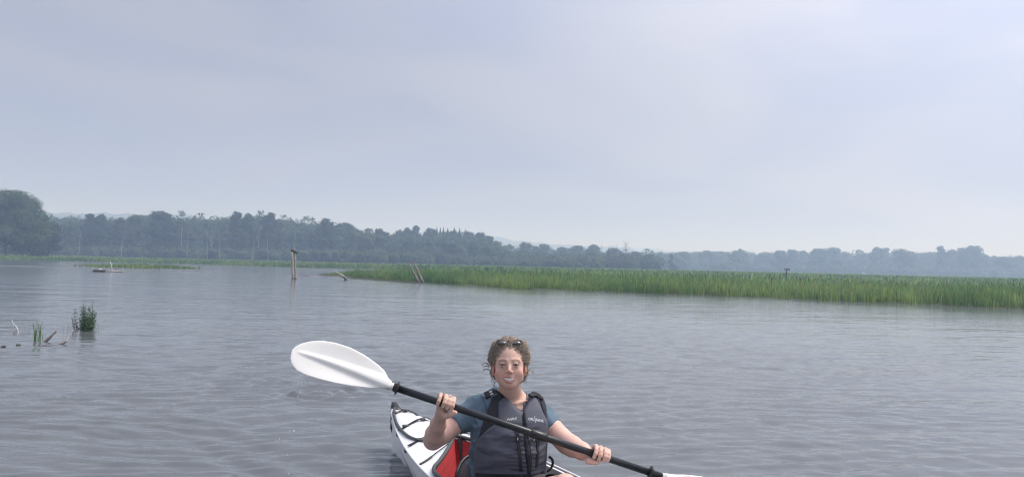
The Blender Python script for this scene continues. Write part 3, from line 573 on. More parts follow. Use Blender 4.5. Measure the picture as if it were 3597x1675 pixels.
# snags, twigs and mud bars in the left backwater
SN = 'small snags in the left backwater'
for pts, w, lb in (
    ([(262, 936), (270, 930), (278, 924)], .03, 'thin twig slanting up left of the reed islet'), ([(255, 937), (262, 930), (258, 922)], .025, 'crooked twig left of the slanting thin twig'),
    ([(276, 941), (283, 932), (281, 923)], .03, 'forked grey twig under the left end of the reed islet'), ([(290, 941), (284, 934), (292, 927)], .025, 'bent twig nearest the left end of the islet'),
    ([(374, 940), (371, 932), (373, 924)], .035, 'short grey stick left of the pale stake'), ([(317, 942), (315, 934), (317, 928)], .03, 'small upright stick in front of the islet'),
    ([(404, 948), (410, 942), (420, 940)], .03, 'dark little branch just right of the pale stake'), ([(505, 950), (502, 942), (508, 928)], .03, 'thin stem by a leafy tuft at the islet'),
    ([(560, 948), (557, 940), (562, 934)], .03, 'tiny snag at the right part of the islet'), ([(102, 930), (108, 924), (106, 920)], .04, 'lone twig far left in front of the marsh'),
    ([(665, 940), (668, 932), (672, 928)], .03, 'small twig right of the islet in open water'), ([(697, 948), (692, 938), (690, 930)], .03, 'thin twig further right in the backwater'),
    ([(828, 953), (818, 946), (811, 940)], .04, 'slanting dark twig between islet and mooring piles'), ([(786, 950), (790, 945), (797, 931)], .03, 'faint twig left of the slanting dark twig'),
    ([(884, 954), (893, 951), (896, 944), (900, 950)], .05, 'hooked grey snag left of the mooring piles'), ([(922, 955), (908, 951), (897, 944)], .05, 'long sloping branch joined to the hooked snag'),
    ([(1056, 960), (1057, 951), (1060, 946)], .02, 'faint stem just right of the mooring piles'), ([(1200, 942), (1197, 935)], .10, 'short white stub beyond the reed tip')):
    b = gnd(*pts[0]); P = [at(x, y, b.y) for x, y in pts]; P[0].z = -.1; one('snag', P, [w*(1-.5*i/(len(P)-1)) for i in range(len(P))], BLEACH if 'white' in lb else STICK, lb, 'snag', SN, 5)
for x0, x1, y, lb in ((-60, 223, 932, 'long low mud bar at the far left'), (225, 300, 936, 'mud bar with driftwood left of the islet'), (610, 760, 952, 'thin mud streak right of the islet'), (1000, 1240, 968, 'thin mud streak right of the mooring piles')):
    a, c_ = gnd(x0, y), gnd(x1, y+.024*(x1-x0)); n = 60; V = []
    for i in range(n+1):
        t = i/n; p = a.lerp(c_, t); w = (.35+.35*float(vnoise(i*.3, y)))*(4*t*(1-t))**.4*(1.6 if x0 < 0 else 1)
        for u, h in ((-1, -.02), (-.4, .035), (.3, .05), (1, -.02)): V.append((p.x, p.y+u*w, h*(1+.6*float(vnoise(i*.8, u+y)))))
    o = mesh('mud_bar', V, gridfaces(n+1, 4), mat('wet_mud', (.10, .10, .105), .5, var=.3, vscale=2), smooth=True); tag(o, lb, 'mud bar', 'mud bars in the backwater')
# left foreground: leafy plant, twigs, grass tufts
LG = mat('loosestrife_leaf', (.055, .11, .04), .5, tint=True, leaf=.3)
b = gnd(303, 1157); Y = b.y
r = empty('leafy_plant', b); tag(r, 'bushy leafy green plant growing straight out of the river at the left', 'plant')
rs = random.Random(3); st = MB(); lv = MB(); lf = None
def leaf(mb, p, d, L_, w, c):
    d = Vector(d).normalized(); s = d.cross(Vector((rs.uniform(-.3, .3), rs.uniform(-.3, .3), 1))).normalized(); dn = Vector((0, 0, -.25*L_))
    mb.add([tuple(p), tuple(p+d*L_*.45+s*w), tuple(p+d*L_+dn), tuple(p+d*L_*.45-s*w)], [(0, 1, 2), (0, 2, 3)], c)
pxm = Y/F
stems = [(279+rs.uniform(-3, 55), rs.uniform(1080, 1120)) for _ in range(15)]+[(293, 1062), (324, 1060), (264, 1085), (300, 1075), (338, 1100), (286, 1080)]
for k, (tx, ty) in enumerate(stems):
    bx = 303+(tx-303)*.62+rs.uniform(-5, 5); p0 = at(bx, 1158, Y+rs.uniform(-.25, .25))-b; p0.z = -.1; p3 = at(tx, ty, Y+rs.uniform(-.3, .3))-b; p1 = p0.lerp(p3, .5)+Vector((rs.uniform(-.03, .03), 0, .02))
    P = catmull([p0, p1, p3], 8); tube(st, P, [.006*(1.1-i/len(P)) for i in range(len(P))], 4)
    for i, p in enumerate(P[3:]):
        f = i/len(P)
        for j in range(4 if ty > 1070 else 3):
            a = j*3.14+i*1.57+rs.uniform(-.5, .5); t_ = rs.uniform(.6, 1.25); leaf(lv, p+Vector((0, 0, rs.uniform(-.02, .02))), (math.cos(a), math.sin(a), rs.uniform(.1, .9)), rs.uniform(.05, .085)*(1.25-f), .0085, (.075*t_, .15*t_, .060*t_))
st.build('stems', mat('green_stem', (.06, .08, .04), .6), r); tag(r.children[0], kind='stuff'); o = lv.build('leaves', LG, r, False); tag(o, kind='stuff')
def stick(pts, w, m, lb, cat='stick', base=True, k=7):
    b = gnd(*pts[0]); P = [at(x, y, b.y+(.02*i)) for i, (x, y) in enumerate(pts)]
    if base: P[0] = P[0]+(P[0]-P[1]).normalized()*.12-Vector((0, 0, .05))
    P = catmull(P, 4); one('driftwood_stick', P, [w*(1-.45*i/(len(P)-1))*(1+.12*math.sin(i*2.1)) for i in range(len(P))], m, lb, cat, 'sticks poking out of the water at the left', k)
stick([(263, 1156), (257, 1140), (253, 1110)], .014, STICK, 'reddish bare twig curving up at the left side of the leafy plant')
stick([(277, 1156), (268, 1140), (259, 1125)], .012, STICK, 'shorter bare twig leaning against the leafy plant')
stick([(152, 1201), (170, 1190), (184, 1176), (199, 1161)], .024, STICK, 'thick brown cut branch slanting up between grass tuft and white stick')
stick([(232, 1197), (238, 1185), (247, 1170), (259, 1158)], .013, BLEACH, 'white peeled stick leaning up towards the leafy plant')
stick([(205, 1209), (222, 1205), (236, 1198)], .020, STICK, 'brown butt lying in the water at the foot of the white peeled stick', base=False)
stick([(48, 1172), (52, 1166), (60, 1162), (64, 1158)], .010, STICK, 'thin dark curl of root under the white twig at far left')
stick([(64, 1166), (60, 1152), (47, 1138), (42, 1123)], .010, BLEACH, 'white bent twig at the far left')
stick([(4, 1220), (14, 1216), (21, 1217)], .020, DARKWOOD, 'dark knob of wood at the very left edge', base=False)
stick([(60, 1213), (66, 1211), (70, 1209)], .022, DARKWOOD, 'small dark wood knob right of the one at the left edge', base=False)
stick([(140, 1215), (152, 1214), (164, 1214)], .012, DARKWOOD, 'flat dark stick barely above water under the cut branch', base=False)
for px, py, n, h, lb in ((135, 1195, 18, .33, 'bright green grass tuft standing left of the cut branch'), (83, 1178, 5, .36, 'few thin pale grass stems between white twig and green tuft'), (230, 1178, 5, .26, 'sparse thin stems left of the leafy plant'), (346, 1160, 4, .12, 'tiny weed stems at the right side of the leafy plant')):
    b = gnd(px, py); k = n; x = RNG.normal(0, .035, k); y = RNG.normal(0, .05, k)
    V, T_, C = blades('', x, y, RNG.uniform(.45, 1.25, k)*h, np.full(k, .011 if n > 9 else .005), np.tile(np.array([.13, .22, .075] if n > 9 else [.15, .2, .12]), (k, 1))*RNG.uniform(.7, 1.3, (k, 1)), REED, base=-.03, lean=.16)
    o = mesh('grass_tuft', V, T_, REED, colors=C); o.location = b; tag(o, lb, 'grass tuft', kind='stuff' if n < 5 else None)
# ------------------------------------------------------------------ signed distance sculpting
class SDF:
    def __init__(s, lo, hi, h, axes=None):
        s.ax = axes or [np.arange(lo[i], hi[i]+h, h, dtype=np.float32) for i in range(3)]; s.h = h
        s.v = np.full([len(a) for a in s.ax], .06, np.float32)
    def sub(s, lo, hi, m):
        sl = [slice(max(0, int(np.searchsorted(a, l-m))-1), min(len(a), int(np.searchsorted(a, h_+m))+1)) for a, l, h_ in zip(s.ax, lo, hi)]
        if any(q.stop <= q.start for q in sl): return None, None
        X = s.ax[0][sl[0]][:, None, None]; Y = s.ax[1][sl[1]][None, :, None]; Z = s.ax[2][sl[2]][None, None, :]
        return tuple(sl), (X, Y, Z)
    def op(s, fn, lo, hi, k=.01, mode='u', m=.03):
        m = max(m, k*1.2+.01); sl, G = s.sub(lo, hi, m)
        if sl is None: return
        d = fn(*G).astype(np.float32); v = s.v[sl]
        if mode == 'u':
            h_ = np.clip(.5+.5*(v-d)/k, 0, 1) if k > 0 else (v > d)*1.0; r = v*(1-h_)+d*h_-k*h_*(1-h_)
        else:
            h_ = np.clip(.5-.5*(v+d)/k, 0, 1); r = v*(1-h_)-d*h_+k*h_*(1-h_)
        s.v[sl] = r
    def cap(s, a, b, ra, rb=None, k=.01, mode='u'):
        a = np.array(a[:], float); b = np.array(b[:], float); rb = ra if rb is None else rb; R = max(ra, rb); ab = b-a; L2 = float(ab@ab)+1e-12
        def fn(X, Y, Z):
            t = np.clip(((X-a[0])*ab[0]+(Y-a[1])*ab[1]+(Z-a[2])*ab[2])/L2, 0, 1)
            return np.sqrt((X-a[0]-t*ab[0])**2+(Y-a[1]-t*ab[1])**2+(Z-a[2]-t*ab[2])**2)-(ra+(rb-ra)*t)
        s.op(fn, np.minimum(a, b)-R, np.maximum(a, b)+R, k, mode)
    def chain(s, P, R, k=.01):
        for i in range(len(P)-1): s.cap(P[i], P[i+1], R[i], R[i+1], k)
    def ell(s, c, r, M=None, k=.01, mode='u'):
        c = np.array(c[:], float); r = np.array(r, float); M = np.eye(3) if M is None else M; R = float(r.max())
        def fn(X, Y, Z):
            x, y, z = X-c[0], Y-c[1], Z-c[2]
            p = [(x*M[i][0]+y*M[i][1]+z*M[i][2]) for i in range(3)]
            k0 = np.sqrt(sum((p[i]/r[i])**2 for i in range(3))); k1 = np.sqrt(sum((p[i]/r[i]**2)**2 for i in range(3)))+1e-6
            return k0*(k0-1)/k1
        s.op(fn, c-R, c+R, k, mode)
    def net(s):
        v = s.v; ins = v < 0; nx, ny, nz = v.shape
        c = [ins[i:nx-1+i, j:ny-1+j, k:nz-1+k] for i in (0, 1) for j in (0, 1) for k in (0, 1)]
        cnt = sum(a.astype(np.int8) for a in c); act = (cnt > 0) & (cnt < 8); I = np.argwhere(act)
        idm = np.full(act.shape, -1, np.int32); idm[tuple(I.T)] = np.arange(len(I))
        P = np.zeros((len(I), 3)); W = np.zeros(len(I)); A = s.ax
        corner = [(i, j, k) for i in (0, 1) for j in (0, 1) for k in (0, 1)]
        pos = lambda d: np.stack([A[q][I[:, q]+d[q]] for q in range(3)], 1)
        val = {d: v[I[:, 0]+d[0], I[:, 1]+d[1], I[:, 2]+d[2]] for d in corner}; ps = {d: pos(d) for d in corner}
        for a in corner:
            for q in range(3):
                if a[q] == 0:
                    b = list(a); b[q] = 1; b = tuple(b); va, vb = val[a], val[b]; m = (va < 0) != (vb < 0); t = np.where(m, va/(va-vb+1e-12), 0)[:, None]
                    P += np.where(m[:, None], ps[a]*(1-t)+ps[b]*t, 0); W += m
        P /= W[:, None]; Fs = []
        for q in range(3):
            u, w = [(1, 2), (2, 0), (0, 1)][q]
            a = [slice(1, -1)]*3; b = [slice(1, -1)]*3; a[q] = slice(0, -1); b[q] = slice(1, None)
            A0 = ins[tuple(a)]; B0 = ins[tuple(b)]; E = np.argwhere(A0 != B0); sgn = A0[tuple(E.T)]
            off = np.ones(3, int); off[q] = 0; E = E+off
            def cell(du, dw):
                e = E.copy(); e[:, u] -= du; e[:, w] -= dw; return idm[tuple(e.T)]
            Q = np.stack([cell(1, 1), cell(0, 1), cell(0, 0), cell(1, 0)], 1); Q[~sgn] = Q[~sgn][:, ::-1]; Fs.append(Q)
        return P, np.concatenate(Fs)
def relax(V, Fq, it=2, lam=.5):
    n = len(V); a = np.concatenate([Fq[:, 0], Fq[:, 1], Fq[:, 2], Fq[:, 3]]); b = np.concatenate([Fq[:, 1], Fq[:, 2], Fq[:, 3], Fq[:, 0]])
    deg = np.bincount(a, minlength=n)+1e-9
    for _ in range(it): V = V*(1-lam)+lam*np.stack([np.bincount(a, V[b, i], n) for i in range(3)], 1)/deg[:, None]
    return V
def sm(e0, e1, x): t = np.clip((x-e0)/(e1-e0), 0, 1); return t*t*(3-2*t)
# ------------------------------------------------------------------ kayak
KC = Vector((-.008, 3.765, 0)); KAY = empty('kayak', KC, 0); tag(KAY, 'white folding kayak with red padded cockpit and black trim', 'kayak')
def kp(s, n, z): return KD*s+KN*n+Vector((0, 0, z))
HULL = mat('white_corrugated_plastic', (.87, .87, .875), .32, var=.03, vscale=6, bump=.06, bscale=60, leaf=.08)
RUB = mat('black_rubber', (.018, .018, .020), .45, var=.2, vscale=30, bump=.2, bscale=80)
RIM = mat('grey_coaming_trim', (.055, .062, .060), .5, var=.2, vscale=30)
WEB = mat('black_webbing', (.012, .012, .014), .75, bump=.6, bscale=350, bdist=.001)
RED = mat('red_padding', (.44, .030, .034), .75, var=.10, vscale=30, bump=.3, bscale=160, bdist=.001)
def halfw(s):
    t = s/1.62 if s < 0 else s/2.05; t = min(1, abs(t)); return .012+.322*(1-t**(1.5 if s < 0 else 1.75))**.98
def sheer(s): t = s/1.62 if s < 0 else s/2.05; return .215+.062*min(1, abs(t))**3
def peak(s):
    t = s/1.62 if s < 0 else s/2.05; return sheer(s)+.075*(1-abs(t)**2)*(1 if abs(t) > .25 else 1)
NS = 61; SS = np.concatenate([np.linspace(-1.60, -1.42, 9), np.linspace(-1.38, 1.75, 44), np.linspace(1.80, 2.04, 8)])
def hull_ring(s):
    w, zs = halfw(s), sheer(s); t = abs(s/1.62 if s < 0 else s/2.05); keel = -.09+.13*t**5; ch = -.03+.16*t**3
    g = .80-.42*t**1.5; pt = [(0, keel), (w*.40, keel+.015), (w*g, ch+.02), (w*.96, zs-.075), (w, zs)]
    return pt
V = []; Fc = []; k = 9
for s in SS:
    pt = hull_ring(s); full = [(-n, z) for n, z in pt[::-1]]+[(n, z) for n, z in pt[1:]]
    for n, z in full: V.append(tuple(kp(s, n, z)))
for i in range(len(SS)-1):
    for j in range(k-1): Fc.append((i*k+j, (i+1)*k+j, (i+1)*k+j+1, i*k+j+1))
hull = mesh('hull', V, Fc, HULL, KAY)
# fold seams pressed into the hull sides
mb = MB()
for s in (-1.30, -.98, -.5, .35, 1.0):
    for sg in (-1, 1):
        mb = MB(); P = [kp(s+.02*q, sg*(n+.003), z) for q, (n, z) in enumerate(hull_ring(s)[2:])]; tube(mb, P, .0035, 5); mb.build('fold_crease', HULL, hull)
# deck: rear deck, front deck; the cockpit opening between
RIMPTS = [(-.60, 0), (-.535, .10), (-.44, .20), (-.34, .262), (-.1, .288), (.3, .285), (.62, .255), (.86, .17), (.96, .07), (.99, 0)]
RIMPTS_L = [(-.60, 0), (-.51, -.06), (-.41, -.13), (-.30, -.215), (-.22, -.280), (-.08, -.308), (.3, -.300), (.62, -.258), (.86, -.17), (.96, -.07), (.99, 0)]
def rimz(s, n):
    w = halfw(s); f = min(1, abs(n)/max(w, .01)); return sheer(s)+(peak(s)-sheer(s))*(1-f)+.004
def strip_deck(a_edge, name):
    pass
def deck(name, s0, s1, side):
    """quads from the gunwale in to the rim or the centre line"""
    n = 26; V = []; Fc = []; cols_ = 7
    for i in range(n+1):
        s = s0+(s1-s0)*i/n; w = halfw(s)
        R = RIMPTS if side > 0 else RIMPTS_L
        if s < R[0][0] or s > R[-1][0]: inner = 0.0
        else: inner = abs(np.interp(s, [p[0] for p in R], [p[1] for p in R]))
        inner = min(inner, w*.985)
        for j in range(cols_+1):
            u = w+(inner-w)*j/cols_; z = rimz(s, u)-.004+.010*math.sin(math.pi*min(1, j/cols_))*(1 if inner == 0 else .2)
            V.append(tuple(kp(s, side*u, z)))
    for i in range(n):
        for j in range(cols_):
            f = (i*(cols_+1)+j, i*(cols_+1)+j+1, (i+1)*(cols_+1)+j+1, (i+1)*(cols_+1)+j); Fc.append(f if side < 0 else f[::-1])
    return mesh(name, V, Fc, HULL, KAY, True)
deck('rear_deck', -1.61, -.30, -1); deck('rear_deck', -1.61, -.30, 1); deck('side_deck', -.30, .80, -1); deck('side_deck', -.30, .80, 1)
deck('front_deck', .80, 2.04, -1); deck('front_deck', .80, 2.04, 1)
def ktube(name, P, r, m, parent=KAY, k=8, n=5, flat=1.0):
    mb = MB(); tube(mb, catmull(P, n) if n else P, r, k, flat=flat); return mb.build(name, m, parent)
def on(s, n, up=.008): return kp(s, n, rimz(s, n)+up)
# white rolled edge along both gunwales
for sg in (-1, 1): ktube('gunwale', [kp(s, sg*halfw(s)*1.0, sheer(s)) for s in SS[4:-4:3]], .007, HULL, n=2)
# cockpit lining: red at the back, pale plastic at the sides
def used(o):                                 # drop the points no face uses
    bm = bmesh.new(); bm.from_mesh(o.data); bmesh.ops.delete(bm, geom=[v for v in bm.verts if not v.link_faces], context='VERTS'); bm.to_mesh(o.data); bm.free(); return o
def tub():
    loop = [(s, n) for s, n in RIMPTS]+[(s, n) for s, n in RIMPTS_L[::-1][1:-1]]
    P = [kp(s, n*.985, rimz(s, n)-.008) for s, n in loop]
    n = len(P); V = []; Fc = []
    floor = [kp(s*.86-.0, nn*.80, -.04) for s, nn in loop]; mid = [p.lerp(q, .5)+(Vector((0, 0, 0))) for p, q in zip(P, floor)]
    for ring in (P, mid, floor): V += [tuple(p) for p in ring]
    faces_red, faces_w = [], []
    for r in (0, 1):
        for j in range(n):
            f = (r*n+j, r*n+(j+1) % n, (r+1)*n+(j+1) % n, (r+1)*n+j)
            sm_ = max(loop[j][0], loop[(j+1) % n][0]); (faces_red if sm_ < -.15 else faces_w).append(f)
    faces_w.append(tuple(2*n+j for j in range(n)))
    a = used(mesh('padded_back_panel', V, faces_red, RED, KAY)); b_ = used(mesh('cockpit_lining', V, faces_w, mat('pale_inner_plastic', (.52, .50, .47), .5, var=.06, vscale=5), KAY))
    mb = MB()
    for f in (.13, .30, .47, .64):                # quilted stitch rows
        ids = [i for i in range(n) if loop[i][0] < -.15]; ids = sorted(ids, key=lambda i: math.atan2(loop[i][1], -loop[i][0]))
        Q = [P[i].lerp(floor[i], f)-Vector((0, 0, 0)) for i in ids]; Q = [q*.985+KD*.012*0 for q in Q]; Q = catmull(Q, 6)
        for i in range(0, len(Q)-1, 2): tube(mb, [Q[i]+KD*.006, Q[i].lerp(Q[i+1], .8)+KD*.006+Vector((0, 0, -.003))], .0013, 4)
    tag(mb.build('stitches', mat('dark_red_thread', (.26, .018, .02), .9), a), kind='stuff')
    ids = sorted([i for i in range(n) if loop[i][0] < -.15], key=lambda i: math.atan2(loop[i][1], -loop[i][0]))
    ktube('panel_seam', [P[i].lerp(floor[i], .56)+KD*.008 for i in ids], .0045, RUB, a, n=4)
tub()
ktube('coaming', [on(s, n) for s, n in RIMPTS_L[::-1][3:]]+[on(s, n) for s, n in RIMPTS[1:5]], .0105, RIM, n=6)
ktube('coaming_trim', [on(s, n, .012) for s, n in RIMPTS[4:]]+[on(s, n, .012) for s, n in RIMPTS_L[::-1][1:4]], .008, HULL, n=6)
# stern fin cap: tall dark rubber cap on the raised tip
mb = MB(); V = []; Fc = []
prof = [(-1.50, .030, .19, .284), (-1.54, .027, .16, .290), (-1.57, .024, .14, .306), (-1.59, .022, .13, .313), (-1.604, .018, .09, .313), (-1.616, .011, .15, .292)]
for s, w, zb, zt in prof:
    for n, z in ((-w, zb+.05), (-w*1.05, zt-.03), (-w*.7, zt), (w*.7, zt), (w*1.05, zt-.03), (w, zb+.05), (0, zb)): V.append(tuple(kp(s, n, z)))
for i in range(len(prof)-1):
    for j in range(7): Fc.append((i*7+j, i*7+(j+1) % 7, (i+1)*7+(j+1) % 7, (i+1)*7+j))
Fc.append(tuple(range(7))[::-1]); Fc.append(tuple((len(prof)-1)*7+j for j in range(7)))
mesh('stern_cap', V, Fc, RUB, KAY, True)
V = []; Fc = []
prof2 = [(1.86, .05, 0, .262), (1.96, .035, -.01, .30), (2.05, .025, .02, .34), (2.10, .015, .15, .35)]
for s, w, zb, zt in prof2:
    for n, z in ((-w, zb+.05), (-w*1.05, zt-.03), (-w*.7, zt), (w*.7, zt), (w*1.05, zt-.03), (w, zb+.05), (0, zb)): V.append(tuple(kp(s, n, z)))
for i in range(len(prof2)-1):
    for j in range(7): Fc.append((i*7+j, i*7+(j+1) % 7, (i+1)*7+(j+1) % 7, (i+1)*7+j))
Fc.append(tuple(range(7))[::-1]); Fc.append(tuple((len(prof2)-1)*7+j for j in range(7)))
mesh('bow_cap', V, Fc, RUB, KAY, True)
# black channel that closes the deck, from the cap along the near gunwale
ktube('deck_channel', [on(-1.52, -.02, .012), on(-1.44, -.055), on(-1.34, -.085), on(-1.20, -.120), on(-1.05, -.148), on(-.87, -.165), on(-.72, -.150), on(-.62, -.10), on(-.57, -.04)], .0095, RIM)
def ribbon(name, P, w, th, m, parent, up=Vector((0, 0, 1)), n=5):
    P = catmull(P, n) if n else [Vector(p) for p in P]; V = []; Fc = []
    for i, p in enumerate(P):
        t = (P[min(i+1, len(P)-1)]-P[max(i-1, 0)]).normalized(); u = up(i/(len(P)-1)) if callable(up) else up; s = t.cross(u).normalized(); nn = s.cross(t).normalized(); ww = w(i/(len(P)-1)) if callable(w) else w
        for a, b_ in ((-1, 0), (-1, 1), (1, 1), (1, 0)): V.append(tuple(p+s*(a*ww/2)+nn*(b_*th)))
    for i in range(len(P)-1):
        for j in range(4): Fc.append((i*4+j, i*4+(j+1) % 4, (i+1)*4+(j+1) % 4, (i+1)*4+j))
    Fc.append((3, 2, 1, 0)); q = (len(P)-1)*4; Fc.append((q, q+1, q+2, q+3)); return mesh(name, V, Fc, m, parent)
for s, s2, tail in ((-1.42, -1.44, .12), (-1.06, -1.20, .05), (-.72, -.86, .05)):
    w = halfw(s); w2 = halfw(s2); st_ = ribbon('deck_strap', [on(s, -w*.93, .004), on(s*.75+s2*.25, -w*.5, .006), on((s+s2)/2, 0, .007), on(s*.3+s2*.7, w2*.5, .006), on(s2, w2*.97, .004)], .022, .003, WEB, KAY)
    ribbon('strap_tail', [on((s+s2)/2, w*.1, .010), on(s2+tail*.3, w2*.45, .020), on(s2+tail*.6, w2*.8, .014), on(s2+tail, w2*.95, .006)], .016, .002, WEB, st_)
    for nm, c, hx in (('buckle', on(s*.8+s2*.2, -w*.62, .010), .020), ('strap_slider', on((s+s2)/2, w*.12, .012), .016)):
        mb = MB(); box(mb, c, (.015, hx, .006), (KD, KN, Vector((0, 0, 1))), bev=.003); mb.build(nm, RUB, st_, False)
    mb = MB(); c = kp(s, -w*.99, sheer(s)-.012); box(mb, c, (.012, .007, .012), (KD, KN, Vector((0, 0, 1))), bev=.003); mb.build('strap_anchor', RUB, st_, False)
cd_ = ktube('draw_cord', [on(-.50, -.08, .010), on(-.47, -.13, .008), on(-.435, -.18, .008), on(-.41, -.215, .006)], .0030, WEB)
ktube('cord_toggle', [on(-.41, -.213, .006), on(-.385, -.255, .004), on(-.37, -.295, .002)], .0052, RUB, cd_)
ktube('rim_bungee', [on(-.62, .03, .010), on(-.56, .12, .012), on(-.48, .20, .012), on(-.38, .27, .010)], .005, WEB)
ribbon('back_strap', [on(-.585, .035, .006)-Vector((0, 0, .0)), kp(-.565, .04, .20), kp(-.54, .045, .08), kp(-.51, .05, -.02)], .050, .006, WEB, KAY, up=KD)
# seat with its tall curved black back
SEATM = mat('black_seat_foam', (.016, .018, .026), .85, bump=.4, bscale=200, bdist=.001, var=.2, vscale=12)
def curved_back():
    V = []; Fc = []; nu, nv = 15, 9
    for layer in (0, 1):
        for i in range(nu):
            u = -1+2*i/(nu-1)
            for j in range(nv):
                v = j/(nv-1); hgt = .21*math.sqrt(max(0, 1-abs(u)**2.6))+.02; n = -.015+u*.170; s = -.255+.11*u*u-.035*v-(.028 if layer else 0)*math.sqrt(max(.05, 1-abs(u)**4))
                V.append(tuple(kp(s, n, .02+v*hgt)))
    o = nu*nv
    for i in range(nu-1):
        for j in range(nv-1):
            f = (i*nv+j, (i+1)*nv+j, (i+1)*nv+j+1, i*nv+j+1); Fc.append(f); Fc.append(tuple(o+q for q in f[::-1]))
        a, b_ = i*nv+nv-1, (i+1)*nv+nv-1; Fc.append((a, b_, o+b_, o+a)); Fc.append(((i+1)*nv, i*nv, o+i*nv, o+(i+1)*nv))
    for j in range(nv-1):
        Fc.append((j, j+1, o+j+1, o+j)); a = (nu-1)*nv+j; Fc.append((a+1, a, o+a, o+a+1))
    ob = mesh('seat_back', V, Fc, SEATM, KAY, True)
    ktube('seat_back_piping', [kp(-.255+.11*u*u-.05, -.015+u*.170, .03+.21*math.sqrt(max(0, 1-abs(u)**2.6))+.02) for u in np.linspace(-1, 1, 13)], .007, RUB, ob, n=3)
curved_back()
mb = MB(); box(mb, kp(-.02, 0, .005), (.24, .20, .025), (KD, KN, Vector((0, 0, 1))), bev=.012); mb.build('seat', SEATM, KAY, False)
# ------------------------------------------------------------------ paddle
PA, PB = at(1387, 1360, 3.34), at(2307, 1666, 3.50); AX = (PB-PA).normalized(); PAD = empty('paddle', PA.lerp(PB, .5)); tag(PAD, 'long kayak paddle with black shaft and white blades held across her chest', 'paddle')
O = PAD.location; SHAFT = mat('black_paddle_shaft', (.014, .016, .019), .34, var=.25, vscale=25, bump=.12, bscale=200, bdist=.001)
BLADE = mat('white_blade_plastic', (.86, .84, .79), .30, var=.03, vscale=9, bump=.04, bscale=40, coat=.15)
SR = .0158
mb = MB(); tube(mb, [PA-O-AX*.03, PB-O+AX*.06], [SR, SR], 20); shaft = mb.build('shaft', SHAFT, PAD)
JT = at(1905, 1541, 3.40); JT = PA+AX*((JT-PA).dot(AX))
mb = MB(); tube(mb, [JT-O-AX*.055, JT-O-AX*.050, JT-O+AX*.02, JT-O+AX*.026], [SR, SR+.0035, SR+.0035, SR], 20); fer = mb.build('ferrule', SHAFT, PAD)
toward = (EYE-JT).normalized(); upw = toward.cross(AX).normalized(); upw = upw if upw.z > 0 else -upw; toward = AX.cross(upw).normalized(); toward = toward if toward.dot(EYE-JT) > 0 else -toward
mb = MB(); box(mb, JT-O-upw*.020-AX*.018+toward*.004, (.016, .005, .006), (AX, upw, toward), bev=.002); tube(mb, [JT-O-upw*.022-AX*.030, JT-O-upw*.027-AX*.030], .005, 8); mb.build('locking_lever', SHAFT, fer, False)
V_, F_ = ICO1; mb = MB(); mb.add(V_*.0045+np.array((JT-O-upw*.024-AX*.030+toward*.010)[:]), F_.tolist()); mb.build('lever_pin', mat('steel', (.7, .7, .7), .25, metal=1), fer)
def drip(c, sg):
    mb = MB(); c = c-O; tube(mb, [c-AX*.012*sg, c-AX*.002*sg, c, c+AX*.003*sg, c+AX*.008*sg], [SR+.003, SR+.004, .030, .031, SR+.002], 20); mb.build('drip_ring', RUB, PAD)
drip(PA+AX*.008, 1); drip(PB-AX*.03, -1)
def blade(base, d, tip_px=None, upv=None, L_=.49, name='blade'):
    """asymmetric blade: local u along the blade, v across, w = power face normal"""
    fc = upv; acr = fc.cross(d).normalized(); nu, nv = 48, 34; V = []; Fc = []
    prof_u = [0, .04, .10, .2, .35, .5, .65, .78, .88, .95, .985, 1.0]
    up_w = [.016, .019, .030, .048, .068, .082, .089, .090, .082, .060, .036, .004]; lo_w = [.016, .024, .052, .068, .084, .092, .090, .080, .062, .040, .022, .004]
    for layer in (0, 1):
        for i in range(nu):
            u = (i/(nu-1)); u = 1-(1-u)**1.35; a = np.interp(u, prof_u, up_w); b_ = np.interp(u, prof_u, lo_w)
            cl = -.012*math.sin(u*math.pi*.8)
            for j in range(nv):
                v = -1+2*j/(nv-1); y = (a*v if v > 0 else b_*v)+cl
                sp = .0175*(1-u/.94)**.55 if u < .94 else 0; sw = (.018*(1-u/.96)+.005) if u < .96 else .001
                ridge = sp*math.exp(-abs((y-cl)/(sw+.002))**3)
                cup = .010*math.sin(math.pi*min(1, u))*(1-(v*v))*-1-.022*u*u
                th = .0022*(1-abs(v)**6)+.0006
                w = cup+ridge*(1 if layer == 0 else -.9)+(th if layer == 0 else -th)
                V.append(tuple(base-O+d*(u*L_)+acr*y+fc*w))
    o = nu*nv
    for i in range(nu-1):
        for j in range(nv-1): f = (i*nv+j, i*nv+j+1, (i+1)*nv+j+1, (i+1)*nv+j); Fc.append(f); Fc.append(tuple(o+q for q in f[::-1]))
        a0, a1 = i*nv, (i+1)*nv; Fc.append((a0, a1, o+a1, o+a0)); a0, a1 = i*nv+nv-1, (i+1)*nv+nv-1; Fc.append((a1, a0, o+a0, o+a1))
    Fc.append(tuple(range(nv-1, -1, -1))+tuple(o+j for j in range(nv))); e = (nu-1)*nv; Fc.append(tuple(e+j for j in range(nv))+tuple(o+e+j for j in range(nv-1, -1, -1)))
    ob = mesh('blade', V, Fc, BLADE, PAD, True)
    mb = MB(); tube(mb, [base-O-d*.012, base-O+d*.05], [SR+.0012, SR*.9], 16); mb.build('blade_socket', BLADE, ob); return ob
tipL = at(1024, 1228, 3.30); dL = (tipL-(PA-AX*.02)); LL = dL.length; dL.normalize()
fL = (EYE-tipL).normalized()+Vector((.10, 0, .40)); fL = (fL-dL*fL.dot(dL)).normalized(); blade(PA-AX*.02, dL, upv=fL, L_=LL)
dR = (AX+Vector((0, 0, -.0))).normalized(); fR = (Vector((.1, -1, .62))); fR = (fR-dR*fR.dot(dR)).normalized(); blade(PB+AX*.035, dR, upv=fR)
